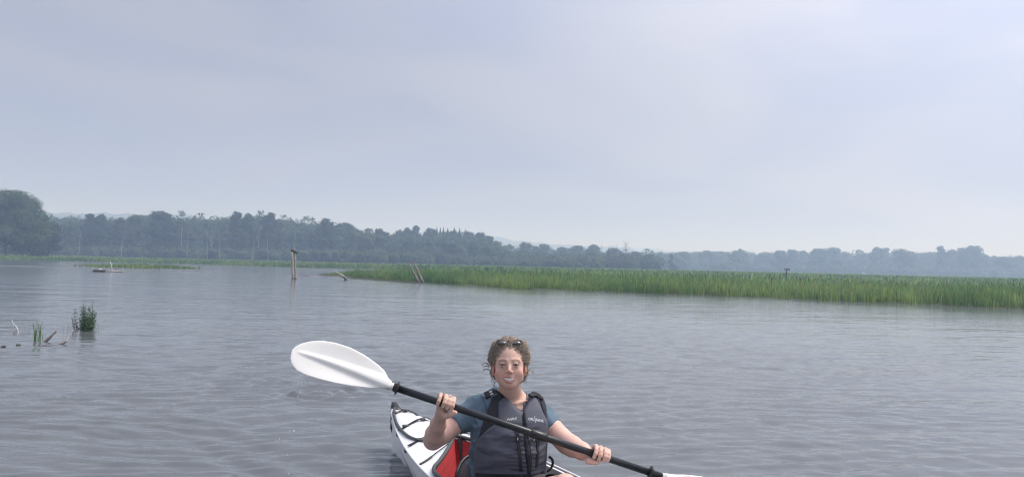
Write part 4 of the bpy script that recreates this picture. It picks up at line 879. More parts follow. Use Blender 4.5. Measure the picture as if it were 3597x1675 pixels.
# ------------------------------------------------------------------ the kayaker
PER = empty('person', (0, 3.74, .03)); tag(PER, 'smiling curly-haired woman in blue t-shirt and grey life vest, holding a paddle', 'person')
def pchild(name, V, Fq, m, cols=None, parent=PER, smooth=True):
    V = np.asarray(V)-np.array(PER.location[:]) ; return mesh(name, V, Fq, m, parent, smooth, cols)
def pbuild(mb, name, m, parent=PER, smooth=True):
    return pchild(name, np.concatenate(mb.v), mb.f, m, np.concatenate(mb.c) if mb.c else None, parent, smooth)
SKIN = mat('skin', (.55, .34, .27), .58, tint=True, sub=.10, var=.05, vscale=60, bump=.12, bscale=220, bdist=.001, spec=.28)
SHIRTM = mat('blue_tshirt_cloth', (.098, .155, .205), .85, var=.14, vscale=14, bump=.35, bscale=260, bdist=.001)
VESTM = mat('grey_vest_nylon', (.088, .093, .122), .72, var=.10, vscale=16, bump=.35, bscale=320, bdist=.001)
MESHM = mat('black_vest_mesh', (.020, .022, .028), .8, bump=.6, bscale=400, bdist=.001)
ZIPM = mat('black_zip', (.020, .021, .025), .55, bump=.7, bscale=500, bdist=.001)
SHORTM = mat('brown_grey_shorts', (.115, .095, .092), .85, var=.15, vscale=20)
ef = at(1789, 1282, 3.585); hf = (EYE-ef).normalized(); hf = (hf-Vector((0, 0, .03))).normalized(); hr = (Rt-hf*Rt.dot(hf)).normalized(); hu = hf.cross(hr); HO = ef-hf*.088
HM = np.array([hr[:], hf[:], hu[:]])
def hp(x, y, z): return HO+hr*x+hf*y+hu*z
def axis(segs):
    out = []; 
    for a, b, h in segs: out.append(np.arange(a, b, h))
    return np.concatenate(out).astype(np.float32)
# torso cross sections
TZ = [0, .10, .20, .30, .40, .48, .54, .585, .62, .66]; TA = [.175, .175, .160, .152, .160, .168, .160, .118, .072, .052]; TB = [.12, .12, .112, .108, .120, .116, .098, .078, .060, .05]; TC = [3.77, 3.765, 3.755, 3.75, 3.745, 3.745, 3.755, 3.765, 3.77, 3.76]
def loft(f, z0, z1, da=0, db=0, TZ=TZ, TA=TA, TB=TB, TC=TC, cx=-.004, k=.012, p=2.4):
    def fn(X, Y, Z):
        a = np.interp(Z, TZ, TA)+da; b = np.interp(Z, TZ, TB)+db; c = np.interp(Z, TZ, TC)
        r = (np.abs((X-cx)/a)**p+np.abs((Y-c)/b)**p)**(1/p); d = (r-1)*np.minimum(a, b)
        return np.maximum(np.maximum(d, Z-z1), z0-Z)
    f.op(fn, (-.25, 3.5, z0), (.25, 3.95, z1), k)
SHL, SHR = at(1672, 1436, 3.775), at(1906, 1466, 3.785)
ELL, ELR = at(1521, 1545, 3.66), at(1990, 1560, 3.68)
WRL, WRR = at(1550, 1456, 3.425), at(2078, 1597, 3.495)
def shaftpt(px): return PA+AX*(((at(px, 1360+.3326*(px-1387), 3.34+.16*(px-1387)/920))-PA).dot(AX))
HL, HR = shaftpt(1564), shaftpt(2109)
def frame_at(c):
    e2 = (EYE-c); e2 = (e2-AX*e2.dot(AX)).normalized(); e1 = e2.cross(AX); e1 = e1 if e1.z > 0 else -e1; return e1, e2
HIPL, HIPR = Vector((-.095, 3.77, .10)), Vector((.09, 3.77, .10)); KNR = at(1986, 1708, 3.40); KNL = KC+kp(.48, -.20, .22); FTR, FTL = KC+kp(1.02, .02, .06), KC+kp(1.05, -.14, .05)
RINGC = []
def hand(f, C, W, m, palm_off, thumb):
    e1, e2 = frame_at(C); q = lambda a, ang, R: C+AX*a+e2*(R*math.cos(math.radians(ang)))+e1*(R*math.sin(math.radians(ang)))
    lens = {0: 1.0, 1: 1.06, 2: 1.0, 3: .84}; rad = {0: .0094, 1: .0096, 2: .0092, 3: .0082}
    offs = [m*(.0285-.0192*i) for i in range(4)]
    for i, a in enumerate(offs):                       # index first, towards the thumb
        s = lens[i]; r = rad[i]; w = .002*((i*7) % 3-1)
        A = [(160, .030), (118, .0345), (84, .0335*(.98+.02*s)), (40, .0300), (8, .0285), (-28*s-6, .0265)]
        P = [q(a*(1.02+.02*j)+w, ang, R*(.94+.06*s)) for j, (ang, R) in enumerate(A)]
        f.chain(P, [r*1.08, r*1.14, r*1.12, r*.98, r*1.02, r*.88], .0035)
        if m > 0 and i == 1: RINGC.append((P[2].lerp(P[3], .12), (P[3]-P[2]).normalized(), r))
    K = [q(a, 165, .029) for a in offs]; pc = q(-m*.002, palm_off[0], palm_off[1])
    for kq in K: f.chain([kq, kq.lerp(pc, .55)+AX*0, pc.lerp(W, .25)+(kq-pc)*.25], [.0115, .0140, .0165], .010)
    f.chain([pc, pc.lerp(W, .55), W], [.020, .0215, .0235], .016)
    T = [q(*t) for t in thumb]; f.chain([pc.lerp(W, .35)]+T, [.015, .0145, .0120, .0105], .008)
def body():
    f = SDF((0,)*3, (0,)*3, 1, [axis([(-.47, .49, .0036)]), axis([(2.6, 3.28, .012), (3.28, 3.90, .0036), (3.90, 3.96, .01)]), axis([(-.06, .28, .010), (.28, .90, .0036)])])
    loft(f, .02, .64)
    f.cap(at(1796, 1408, 3.77), hp(0, -.028, -.080), .056, .051, .02)
    f.cap(at(1796, 1395, 3.79), SHL+Vector((.02, .01, .01)), .045, .050, .03); f.cap(at(1796, 1395, 3.79), SHR+Vector((-.02, .01, .01)), .045, .050, .03)
    # collar bones and the notch between them
    nb = at(1805, 1418, 3.69); f.cap(nb+Vector((-.012, 0, 0)), at(1735, 1402, 3.715), .006, .005, .012); f.cap(nb+Vector((.012, 0, 0)), at(1868, 1402, 3.715), .006, .005, .012)
    for S, E, W_, ru in ((SHL, ELL, WRL, .052), (SHR, ELR, WRR, .046)):
        f.chain([S, S.lerp(E, .35), S.lerp(E, .8), E], [.052, ru, ru*.90, .0425], .022)
        f.chain([E, E.lerp(W_, .25), E.lerp(W_, .65), W_], [.0405, .0425, .0335, .0245], .022)
    hand(f, HL, WRL, 1, (222, .040), [(.018, -98, .046), (.034, -72, .036), (.050, -45, .0295)])
    f.cap(SHR.lerp(ELR, .55), ELR.lerp(WRR, .60), .040, .030, .03)
    hand(f, HR, WRR, -1, (192, .034), [(-.046, -95, .036), (-.030, -88, .0335), (-.010, -78, .0335)])
    for hp_, kn, ft in ((HIPL, KNL, FTL), (HIPR, KNR, FTR)):
        f.chain([hp_, hp_.lerp(kn, .5), kn], [.088, .075, .054], .02); f.chain([kn, kn.lerp(ft, .35), ft], [.050, .052, .034], .02); f.cap(ft, ft+Vector((.02, -.05, .10)), .034, .026, .02)
    E = lambda c, r, k=.01, mode='u', M=None: f.ell(hp(*c), r, HM if M is None else M, k, mode)
    E((0, -.012, .030), (.0715, .092, .082), .01)
    E((0, .018, -.012), (.0655, .066, .080), .02)
    E((0, .028, -.058), (.0555, .054, .047), .02)
    E((0, .056, -.092), (.0270, .022, .019), .026)
    for s in (-1, 1):
        E((s*.042, .052, -.036), (.022, .022, .022), .018)              # smiling cheeks
        E((s*.044, .012, -.058), (.019, .034, .024), .022)               # jaw corner
        f.cap(hp(s*.014, .0785, .019), hp(s*.044, .0655, .018), .0065, .0055, .016)   # brow
        E((s*.0320, .0985, -.0005), (.0150, .012, .0080), .008, 's')
    f.cap(hp(0, .082, .006), hp(0, .1015, -.026), .0075, .0100, .010)
    for s in (-1, 1):
        E((s*.0125, .092, -.031), (.0072, .0085, .0065), .006); f.cap(hp(s*.021, .082, -.034), hp(s*.034, .074, -.056), .004, .004, .010) if False else None
        # upper and lower lid
        L0 = [hp(s*.0190, .0755, -.0015), hp(s*.0255, .0820, .0048), hp(s*.0325, .0838, .0062), hp(s*.0400, .0800, .0044), hp(s*.0460, .0735, -.0010)]; f.chain(L0, [.0022, .0030, .0034, .0030, .0022], .002)
        L1 = [hp(s*.0190, .0755, -.0025), hp(s*.0255, .0812, -.0062), hp(s*.0325, .0828, -.0072), hp(s*.0400, .0790, -.0058), hp(s*.0460, .0733, -.0020)]; f.chain(L1, [.0020, .0027, .0029, .0027, .0020], .002)
        E((s*.0765, -.002, -.020), (.0085, .0165, .0300), .004); E((s*.0815, .006, -.015), (.0045, .0085, .0150), .004, 's'); E((s*.0745, .003, -.045), (.0065, .008, .009), .005)
    mz = -.0665
    def lip(x): return mz+.0095*(abs(x)/.028)**2
    # teeth gap cut out of the face, then the lips round it
    for x in np.linspace(-.0225, .0225, 11): E((x, .088, lip(x)-.0005), (.0050, .0095, .0078*(1-(x/.030)**2)+.0008), .0015, 's')
    xs = np.linspace(-.0295, .0295, 11)
    up = [hp(x, .0885-18*x*x*(1 if abs(x) < .02 else 1.05), lip(x)+.0096*(1-(x/.0305)**2)**.8+(.001 if abs(abs(x)-.006) < .003 else 0)) for x in xs]; f.chain(up, [.0011+.0015*(1-(x/.03)**2) for x in xs], .003)
    lo = [hp(x, .0880-18*x*x, lip(x)-.0120*(1-(x/.0305)**2)**.8) for x in xs]; f.chain(lo, [.0011+.0026*(1-(x/.03)**2) for x in xs], .003)
    V, Fq = f.net(); V = relax(V, Fq, 1, .35)
    # skin colour by place: lips, brows, flushed cheeks and nose, nails
    L_ = (V-np.array(HO[:]))@HM.T; x, y, z = L_.T; face = (y > .03) & (np.abs(x) < .07) & (z > -.12) & (z < .1)
    C = np.tile(np.array([.68, .44, .35]), (len(V), 1))
    arm = np.clip(1-sm(.45, .60, V[:, 2])+0, 0, 1)[:, None]; C = C*(1-arm)+np.array([.70, .455, .375])*arm
    n1 = vnoise(V[:, 0]*14, V[:, 1]*14, V[:, 2]*14)[:, None]; C = C*(1+.06*n1)
    def mixc(w, c): 
        nonlocal C
        w = np.clip(w, 0, 1)[:, None]; C = C*(1-w)+np.array(c)*w
    head = np.linalg.norm(L_-np.array([0, 0, -.01]), axis=1) < .16
    fl = sum(np.exp(-(((x-s*.040)/.020)**2+((z+.030)/.018)**2)) for s in (-1, 1))*.40+np.exp(-((x/.011)**2+((z+.028)/.014)**2))*.45
    mixc(fl*face, (.60, .26, .20)); mixc(.35*np.exp(-(z+.105)**2/.0006)*face, (.47, .27, .21))
    for s in (-1, 1): mixc(.55*np.exp(-(((x-s*.076)/.012)**2))*head*(y < .03), (.62, .27, .22))
    ml = mz+.0095*(np.abs(x)/.028)**2; lu = np.abs(z-(ml+.0106*(1-np.clip(x/.0305, -1, 1)**2)**.8)); ll = np.abs(z-(ml-.0126*(1-np.clip(x/.0305, -1, 1)**2)**.8))
    inx = (np.abs(x) < .0285); mixc(((lu < .0030)*.75+(ll < .0042)*.80)*inx*face, (.44, .15, .135)); mixc((np.abs(z-ml) < .0070)*(np.abs(x) < .0235)*(y < .0795)*face*1.0, (.10, .03, .03))
    for s in (-1, 1):
        bx = (x*s-.030)/.018; bz = z-(.0195+.004*(1-bx**2)); mixc(.85*(np.abs(bx) < 1.1)*np.exp(-(bz/.0038)**2)*face, (.20, .125, .085))
        ex = (x*s-.0325)/.0150; lid = np.abs(z-(.0040-.0045*ex**2)); mixc(.92*(np.abs(ex) < 1.12)*(lid < .0028)*(y > .07)*face, (.06, .035, .028)); mixc(.30*np.exp(-((ex/1.1)**2+((z+.012)/.006)**2))*face, (.40, .20, .16))
        # smile folds: crease shade put into the skin colour, not modelled
        t = np.clip((-.030-z)/.035, 0, 1); d = np.abs(x*s-(.021+.016*t)); mixc(.30*np.exp(-(d/.0025)**2)*(z < -.030)*(z > -.066)*face, (.34, .17, .13))
    o = pchild('body', V, Fq, SKIN, C); return o
BODY = body()
# eyes and teeth
for s in (-1, 1):
    V_, F_ = ico(4) if s < 0 else (EV, EF); EV, EF = V_, F_; c = hp(s*.0325, .0718, -.0008); g = (EYE-c).normalized(); dt_ = V_@np.array(g[:])
    C = np.where(dt_[:, None] > .992, [[.004, .004, .004]], np.where(dt_[:, None] > .875, [[.035, .024, .016]], [[.50, .44, .41]]))
    pchild('eye', V_*.0117+np.array(c[:]), F_, mat('eye_surface', (.5, .5, .5), .12, tint=True, coat=.5), C)
mb = MB()
for i in range(1, 11):
    x = (i-5.5)*.0044; w = .00212 if abs(i-5.5) > 1 else .0024; zz = -.0665+.0095*(abs(x)/.028)**2; h = .0064*(1-(x/.034)**2)
    box(mb, hp(x, .0835-12*x*x, zz+.0012), (w, .003, h), (hr, hf, hu), bev=.0008)
tag(pbuild(mb, 'teeth', mat('tooth_enamel', (.90, .88, .84), .25)), kind='stuff')
# ring
for c, d, r in RINGC:
    a = d.orthogonal().normalized(); b_ = d.cross(a); P = [c+(a*math.cos(t_)+b_*math.sin(t_))*(r*1.22) for t_ in np.linspace(0, 2*math.pi, 17)]; mb = MB(); tube(mb, P, .0013, 6)
    e1, e2 = frame_at(HL); V_, F_ = ICO1; mb.add(V_*np.array([.0042, .0042, .0036])+np.array((c+(e2*.75+e1*.6).normalized()*(r*1.28))[:]), F_.tolist()); pbuild(mb, 'ring', mat('silver', (.75, .75, .75), .2, metal=1))
# ---- t-shirt
def shirt():
    f = SDF((-.30, 3.50, .02), (.30, 3.92, .68), .0048); loft(f, .10, .64, .010, .009, k=.01)
    def belly(X, Y, Z): return np.sqrt(((X+.035)/.165)**2+((Y-3.76)/.12)**2+((Z-.24)/.16)**2)-1
    f.ell((-.045, 3.765, .26), (.150, .115, .17), None, .04)
    nb = at(1796, 1395, 3.79)
    for S, E, tt in ((SHL, ELL, .50), (SHR, ELR, .44)):
        q_ = 1 if S is SHL else .90
        f.cap(nb, S+Vector((0, .01, .006)), .052, .060*q_, .035)
        f.chain([S, S.lerp(E, tt*.6), S.lerp(E, tt+.15)], [.060*q_, .0600*q_, .0605*q_], .02)
        d = (E-S).normalized(); H0 = S.lerp(E, tt); pl = (d+Vector((.10 if S is SHR else -.0, 0, 0))).normalized()
        def cut(X, Y, Z, H0=H0, pl=pl, S=S):
            q = (X-H0.x)*pl.x+(Y-H0.y)*pl.y+(Z-H0.z)*pl.z; far = np.abs(X)-.148
            return np.maximum(-q, -far)
        f.op(cut, np.minimum(H0, E)-.09, np.maximum(H0, E)+.09, .003, 's')
    # neckline
    f.ell(at(1806, 1386, 3.76), (.060, .13, .050), None, .008, 's'); f.ell(at(1822, 1425, 3.62), (.040, .09, .058), None, .008, 's')
    V, Fq = f.net(); V = relax(V, Fq, 2, .5)
    nx = vnoise(V[:, 0]*16+V[:, 2]*8, V[:, 1]*16, V[:, 2]*16-V[:, 0]*10)*.0050+(.5-np.abs(vnoise(V[:, 0]*20-V[:, 2]*16, V[:, 1]*12, V[:, 2]*26+V[:, 0]*18)))*.012+vnoise(V[:, 0]*38+V[:, 2]*22, V[:, 1]*30, V[:, 2]*38)*.0025-.003
    c = np.array([0, 3.76, .40]); D = V-c; D[:, 2] *= .4; D /= np.linalg.norm(D, axis=1)[:, None]; V = V+D*nx[:, None]
    o = pchild('t_shirt', V, Fq, SHIRTM); return o, V, Fq
SHIRT, SV, SF = shirt()
# ---- life vest
def P2(pts, Y=3.585): return [(at(x, y, Y).x, at(x, y, Y).z) for x, y in pts]
def poly_sd(poly, X, Z):
    d = np.full(np.broadcast(X, Z).shape, 1e9); ins = np.zeros(d.shape, bool); n = len(poly)
    for i in range(n):
        (ax, az), (bx, bz) = poly[i], poly[(i+1) % n]; ex, ez = bx-ax, bz-az; t = np.clip(((X-ax)*ex+(Z-az)*ez)/(ex*ex+ez*ez+1e-12), 0, 1)
        d = np.minimum(d, np.hypot(X-ax-t*ex, Z-az-t*ez)); c = ((az > Z) != (bz > Z)) & (X < (bx-ax)*(Z-az)/(bz-az+1e-12)+ax); ins ^= c
    return np.where(ins, -d, d)
VA = [.182, .184, .180, .182, .186, .190, .185, .17, .15]; VB = [.142, .150, .160, .166, .164, .150, .128, .104, .085]; VZ = [.05, .15, .25, .35, .45, .52, .57, .61, .65]; VC = [3.765, 3.755, 3.745, 3.735, 3.732, 3.738, 3.750, 3.762, 3.77]
def vest_piece(poly, off, k=.014, z0=.14, h=.0042, ybox=(3.52, 3.95), front_only=False):
    pl = P2(poly); f = SDF((-.24, ybox[0], .10), (.24, ybox[1], .68), h)
    def fn(X, Y, Z):
        a = np.interp(Z, VZ, VA)+off; b = np.interp(Z, VZ, VB)+off; c = np.interp(Z, VZ, VC); r = (np.abs((X-.010)/a)**2.6+np.abs((Y-c)/b)**2.6)**(1/2.6); d = (r-1)*np.minimum(a, b)
        p = poly_sd(pl, X[:, 0, :], Z[0])[:, None, :]; e = np.maximum(np.maximum(p, z0-Z), (Y-(3.76+(.60-Z)*.9))*.74); 
        if front_only: e = np.maximum(e, Y-3.74)
        h_ = np.clip(.5-.5*(d-e)/k, 0, 1); return d*(1-h_)+e*h_+k*h_*(1-h_)
    f.op(fn, (-.24, ybox[0], .10), (.24, ybox[1], .68), 0); V, Fq = f.net(); return relax(V, Fq, 2, .5), Fq
LP = [(1749, 1421), (1771, 1407), (1790, 1420), (1812, 1438), (1830, 1453), (1838, 1451), (1844, 1560), (1862, 1720), (1655, 1720), (1664, 1610), (1668, 1572), (1677, 1547), (1697, 1525), (1712, 1509), (1734, 1493), (1749, 1468)]
RP = [(1838, 1451), (1851, 1431), (1859, 1412), (1866, 1396), (1877, 1396), (1889, 1412), (1902, 1437), (1911, 1460), (1926, 1491), (1936, 1520), (1940, 1607), (1942, 1720), (1862, 1720), (1844, 1560)]
V1, F1 = vest_piece(LP, 0); V2, F2 = vest_piece(RP, 0)
V = np.concatenate([V1, V2]); Fq = np.concatenate([F1, F2+len(V1)])
lowm = np.clip((.52-V[:, 2])/.1, 0, 1); w1 = vnoise(V[:, 0]*9+3, V[:, 2]*34+V[:, 0]*6, 1.)*.0085+vnoise(V[:, 0]*22, V[:, 2]*60, 5.)*.0042+(.4-np.abs(vnoise(V[:, 0]*7+9, V[:, 2]*24-V[:, 0]*12, 7.)))*.008
mid = np.exp(-((V[:, 0]-.075)/.055)**2); w1 = w1*lowm+mid*lowm*.0032*np.sin(V[:, 2]*2*math.pi/.019+2*vnoise(V[:, 0]*20, V[:, 2]*12))
V[:, 1] -= w1*(V[:, 1] < 3.75)
VEST = pchild('life_vest', V, Fq, VESTM); tag(VEST, 'dark grey blue life vest with black zips')
VV, VF = V, Fq
ML = [(1728, 1399), (1742, 1392), (1772, 1404), (1754, 1420), (1752, 1470), (1735, 1497), (1712, 1514), (1700, 1530), (1693, 1548), (1678, 1549), (1688, 1510), (1700, 1474), (1716, 1436)]
MR = [(1866, 1392), (1880, 1388), (1906, 1398), (1922, 1418), (1928, 1445), (1936, 1482), (1945, 1530), (1946, 1560), (1930, 1540), (1924, 1500), (1912, 1466), (1903, 1432), (1890, 1410), (1876, 1402)]
SP = []
for pl, nm in ((ML, 'mesh_side_panel'), (MR, 'shoulder_strap')):
    V3, F3 = vest_piece(pl, -.010, .006); SP.append((V3, F3)); pchild(nm, V3, F3, MESHM, None, VEST)
# join everything the straps and zips lie on, for finding their places
def bvh(*ms):
    V = []; Fp = []; n = 0
    for v, f in ms: V += [tuple(p) for p in v]; Fp += [tuple(int(q)+n for q in t) for t in f]; n += len(v)
    return BVHTree.FromPolygons(V, Fp)
BV = bvh((VV, VF)); BA = bvh((VV, VF), (SV, SF), *SP)
def hit(px, py, lift=.002, tree_=None):
    d = ray(px, py).normalized(); p, n, i, _ = (tree_ or BV).ray_cast(EYE, d)
    if p is None:
        q = at(px, py, 3.60); p, n, i, _ = (tree_ or BV).find_nearest(q)
    n = n if n.dot(d) < 0 else -n; return p+n*lift, n
def srib(name, pts, wpx, th, m, parent=VEST, n=6, lift=0, tree_=None, wf=None):
    P = catmull([Vector((a, b, 0)) for a, b in pts], n); Q = []; 
    for q in P: Q.append(hit(q.x, q.y, lift, tree_))
    for _ in range(3): Q = [Q[0]]+[((Q[i-1][0]+Q[i][0]*2+Q[i+1][0])/4, (Q[i-1][1]+Q[i][1]*2+Q[i+1][1]).normalized()) for i in range(1, len(Q)-1)]+[Q[-1]]
    V = []; Fc = []
    for i, (p, nn) in enumerate(Q):
        t = (Q[min(i+1, len(Q)-1)][0]-Q[max(i-1, 0)][0]).normalized(); s = t.cross(nn).normalized(); w = wpx/F*3.58/2*(wf(i/(len(Q)-1)) if wf else 1)
        for a, b_ in ((-1, -.2), (-.8, 1), (.8, 1), (1, -.2)): V.append(tuple(p+s*(a*w)+nn*(b_*th)))
    for i in range(len(Q)-1):
        for j in range(4): Fc.append((i*4+j, i*4+(j+1) % 4, (i+1)*4+(j+1) % 4, (i+1)*4+j))
    Fc.append((0, 1, 2, 3)); q = (len(Q)-1)*4; Fc.append((q+3, q+2, q+1, q)); return pchild(name, V, Fc, m, None, parent, False)
z1 = srib('centre_zip', [(1839, 1453), (1843, 1500), (1853, 1560), (1860, 1610), (1857, 1650), (1852, 1674), (1850, 1690)], 20, .0040, ZIPM, wf=lambda t: 1.25 if t < .2 else 1)
srib('zip_teeth', [(1840, 1458), (1845, 1510), (1854, 1560), (1861, 1612), (1857, 1660)], 4, .0055, mat('zip_teeth_grey', (.05, .05, .06), .4), lift=.001)
srib('pocket_zip', [(1816, 1506), (1820, 1545), (1825, 1590), (1830, 1655)], 13, .0075, ZIPM); srib('pocket_zip', [(1883, 1506), (1888, 1545), (1888, 1590), (1885, 1640)], 12, .0040, ZIPM)
def plate(name, px, py, w, h, th, m, parent=VEST, rot=0, lift=.004, tree_=None, fix=False):
    c, n = hit(px, py, lift, tree_)
    if fix: c = c-n*lift; n = ((EYE-c).normalized()+Vector((-.15, 0, .55))).normalized(); c = c+n*lift
    r = (Rt-n*Rt.dot(n)).normalized(); u = n.cross(r)*1.0; u = u if u.z > 0 else -u; ca, sa = math.cos(rot), math.sin(rot); r2 = r*ca+u*sa; u2 = u*ca-r*sa
    mb = MB(); s = 3.58/F/2; box(mb, c, (w*s, h*s, th), (r2, u2, n), bev=min(th*.5, .0012)); return pbuild(mb, name, m, parent, False)
plate('zip_slider', 1841, 1470, 10, 18, .004, RUB); plate('zip_pull', 1842, 1489, 8, 14, .003, RUB, lift=.006); plate('zip_pull', 1818, 1540, 7, 15, .003, RUB, lift=.007); plate('zip_pull', 1818, 1540, 3, 8, .0012, mat('steel', (.7, .7, .7), .25), lift=.0105)
plate('zip_pull', 1884, 1512, 9, 8, .003, RUB, lift=.006)
# shoulder buckle box with the pale tag, webbing and far shoulder knot
plate('shoulder_buckle', 1723, 1385, 42, 24, .009, RUB, rot=.33, lift=.008, tree_=BA, fix=True); plate('buckle_bar', 1738, 1394, 26, 5, .004, mat('grey_buckle', (.09, .09, .10), .35), rot=.36, lift=.018, tree_=BA, fix=True)
plate('pale_tag', 1725, 1381, 12, 8, .0015, mat('reflective_tag', (.72, .72, .74), .5), rot=.33, lift=.0185, tree_=BA, fix=True); plate('pale_tag', 1729, 1389, 12, 5, .0015, mat('reflective_tag', (.72, .72, .74), .5), rot=.33, lift=.0185, tree_=BA, fix=True)
srib('shoulder_webbing', [(1706, 1380), (1722, 1376), (1742, 1372), (1755, 1380), (1768, 1398)], 12, .004, WEB, tree_=BA)
srib('shoulder_webbing', [(1862, 1390), (1874, 1389), (1890, 1394), (1903, 1402)], 12, .007, WEB, tree_=BA, lift=.004); plate('strap_adjuster', 1868, 1391, 14, 12, .007, RUB, rot=-.3, lift=.008, tree_=BA)
srib('shirt_cord', [(1690, 1387), (1702, 1410), (1708, 1440), (1711, 1455)], 4, .002, mat('faded_cord', (.07, .075, .085), .8), tree_=BA)
mb = MB(); c0 = at(1936, 1606, 3.70); tube(mb, catmull([at(1928, 1602, 3.70), at(1940, 1613, 3.70), at(1941, 1630, 3.69), at(1934, 1645, 3.67), at(1922, 1655, 3.66)], 5), .0028, 6, flat=2.2); pbuild(mb, 'side_strap', WEB, VEST)
srib('waist_strap', [(1672, 1667), (1720, 1669), (1790, 1671), (1850, 1671), (1934, 1662)], 16, .004, WEB)
mb = MB(); tube(mb, catmull([hit(1846, 1675)[0], hit(1855, 1660, .008)[0], hit(1862, 1640, .004)[0]], 4), .007, 6); pbuild(mb, 'strap_end', WEB, VEST)
# panel seams
for pts in ([(1751, 1460), (1775, 1490), (1812, 1508)], [(1897, 1470), (1912, 1486), (1926, 1508)], [(1700, 1528), (1720, 1514), (1745, 1501)], [(1676, 1585), (1720, 1590), (1770, 1584), (1815, 1590)], [(1680, 1640), (1740, 1652), (1822, 1650)]):
    srib('seam', pts, 1.6, .0012, mat('vest_seam', (.045, .048, .066), .8))
# lettering, flat print on the cloth
def lettering(txt, x0, y0, x1, y1, hpx, shear, m, off=.0):
    cu = bpy.data.curves.new('lettering', 'FONT'); cu.body = txt; cu.size = 1; cu.shear = shear; cu.offset = off; cu.resolution_u = 3; cu.space_character = 1.02
    o = bpy.data.objects.new('lettering', cu); COL.objects.link(o); bpy.context.view_layer.update(); me = bpy.data.meshes.new_from_object(o.evaluated_get(bpy.context.evaluated_depsgraph_get())); bpy.data.objects.remove(o)
    V = np.array([v.co[:] for v in me.vertices]); Fc = [tuple(p.vertices) for p in me.polygons]; mn, mx_ = V.min(0), V.max(0); Q = []
    for v in V:
        t = (v[0]-mn[0])/(mx_[0]-mn[0]); u = (v[1]-mn[1])/(mx_[1]-mn[1]); px = x0+(x1-x0)*t; py = y0+(y1-y0)*t+hpx/2-hpx*u; Q.append(tuple(hit(px, py, .0016)[0]))
    return pchild('lettering', Q, Fc, m, None, VEST, False)
WHT = mat('white_print', (.80, .82, .86), .6); GRY = mat('silver_print', (.50, .52, .52), .5)
lettering('NRS', 1779, 1473, 1817, 1469, 9.5, .35, GRY, .03)
lettering('ORU', 1856, 1470, 1876, 1472, 9, 0, WHT, .008); lettering('KAYAK', 1882, 1473, 1909, 1478, 9, 0, WHT, .008)
srib('logo_stroke', [(1877.5, 1460), (1879.5, 1472), (1880, 1483)], 1.6, .0008, WHT, n=2, lift=.001)
# ---- shorts
f = SDF((-.28, 3.2, .0), (.32, 3.95, .30), .006)
loft(f, .0, .17, .014, .012, k=.01)
for h_, kn in ((HIPL, KNL), (HIPR, KNR)): f.chain([h_, h_.lerp(kn, .45), h_.lerp(kn, .80)], [.102, .092, .072], .02)
f.ell((-.185, 3.74, .235), (.035, .06, .05), None, .02); V, Fq = f.net(); V = relax(V, Fq, 2); V += (vnoise(V[:, 0]*25, V[:, 1]*25, V[:, 2]*25)*.004)[:, None]*np.array([.5, -.6, .5]); pchild('shorts', V, Fq, SHORTM)
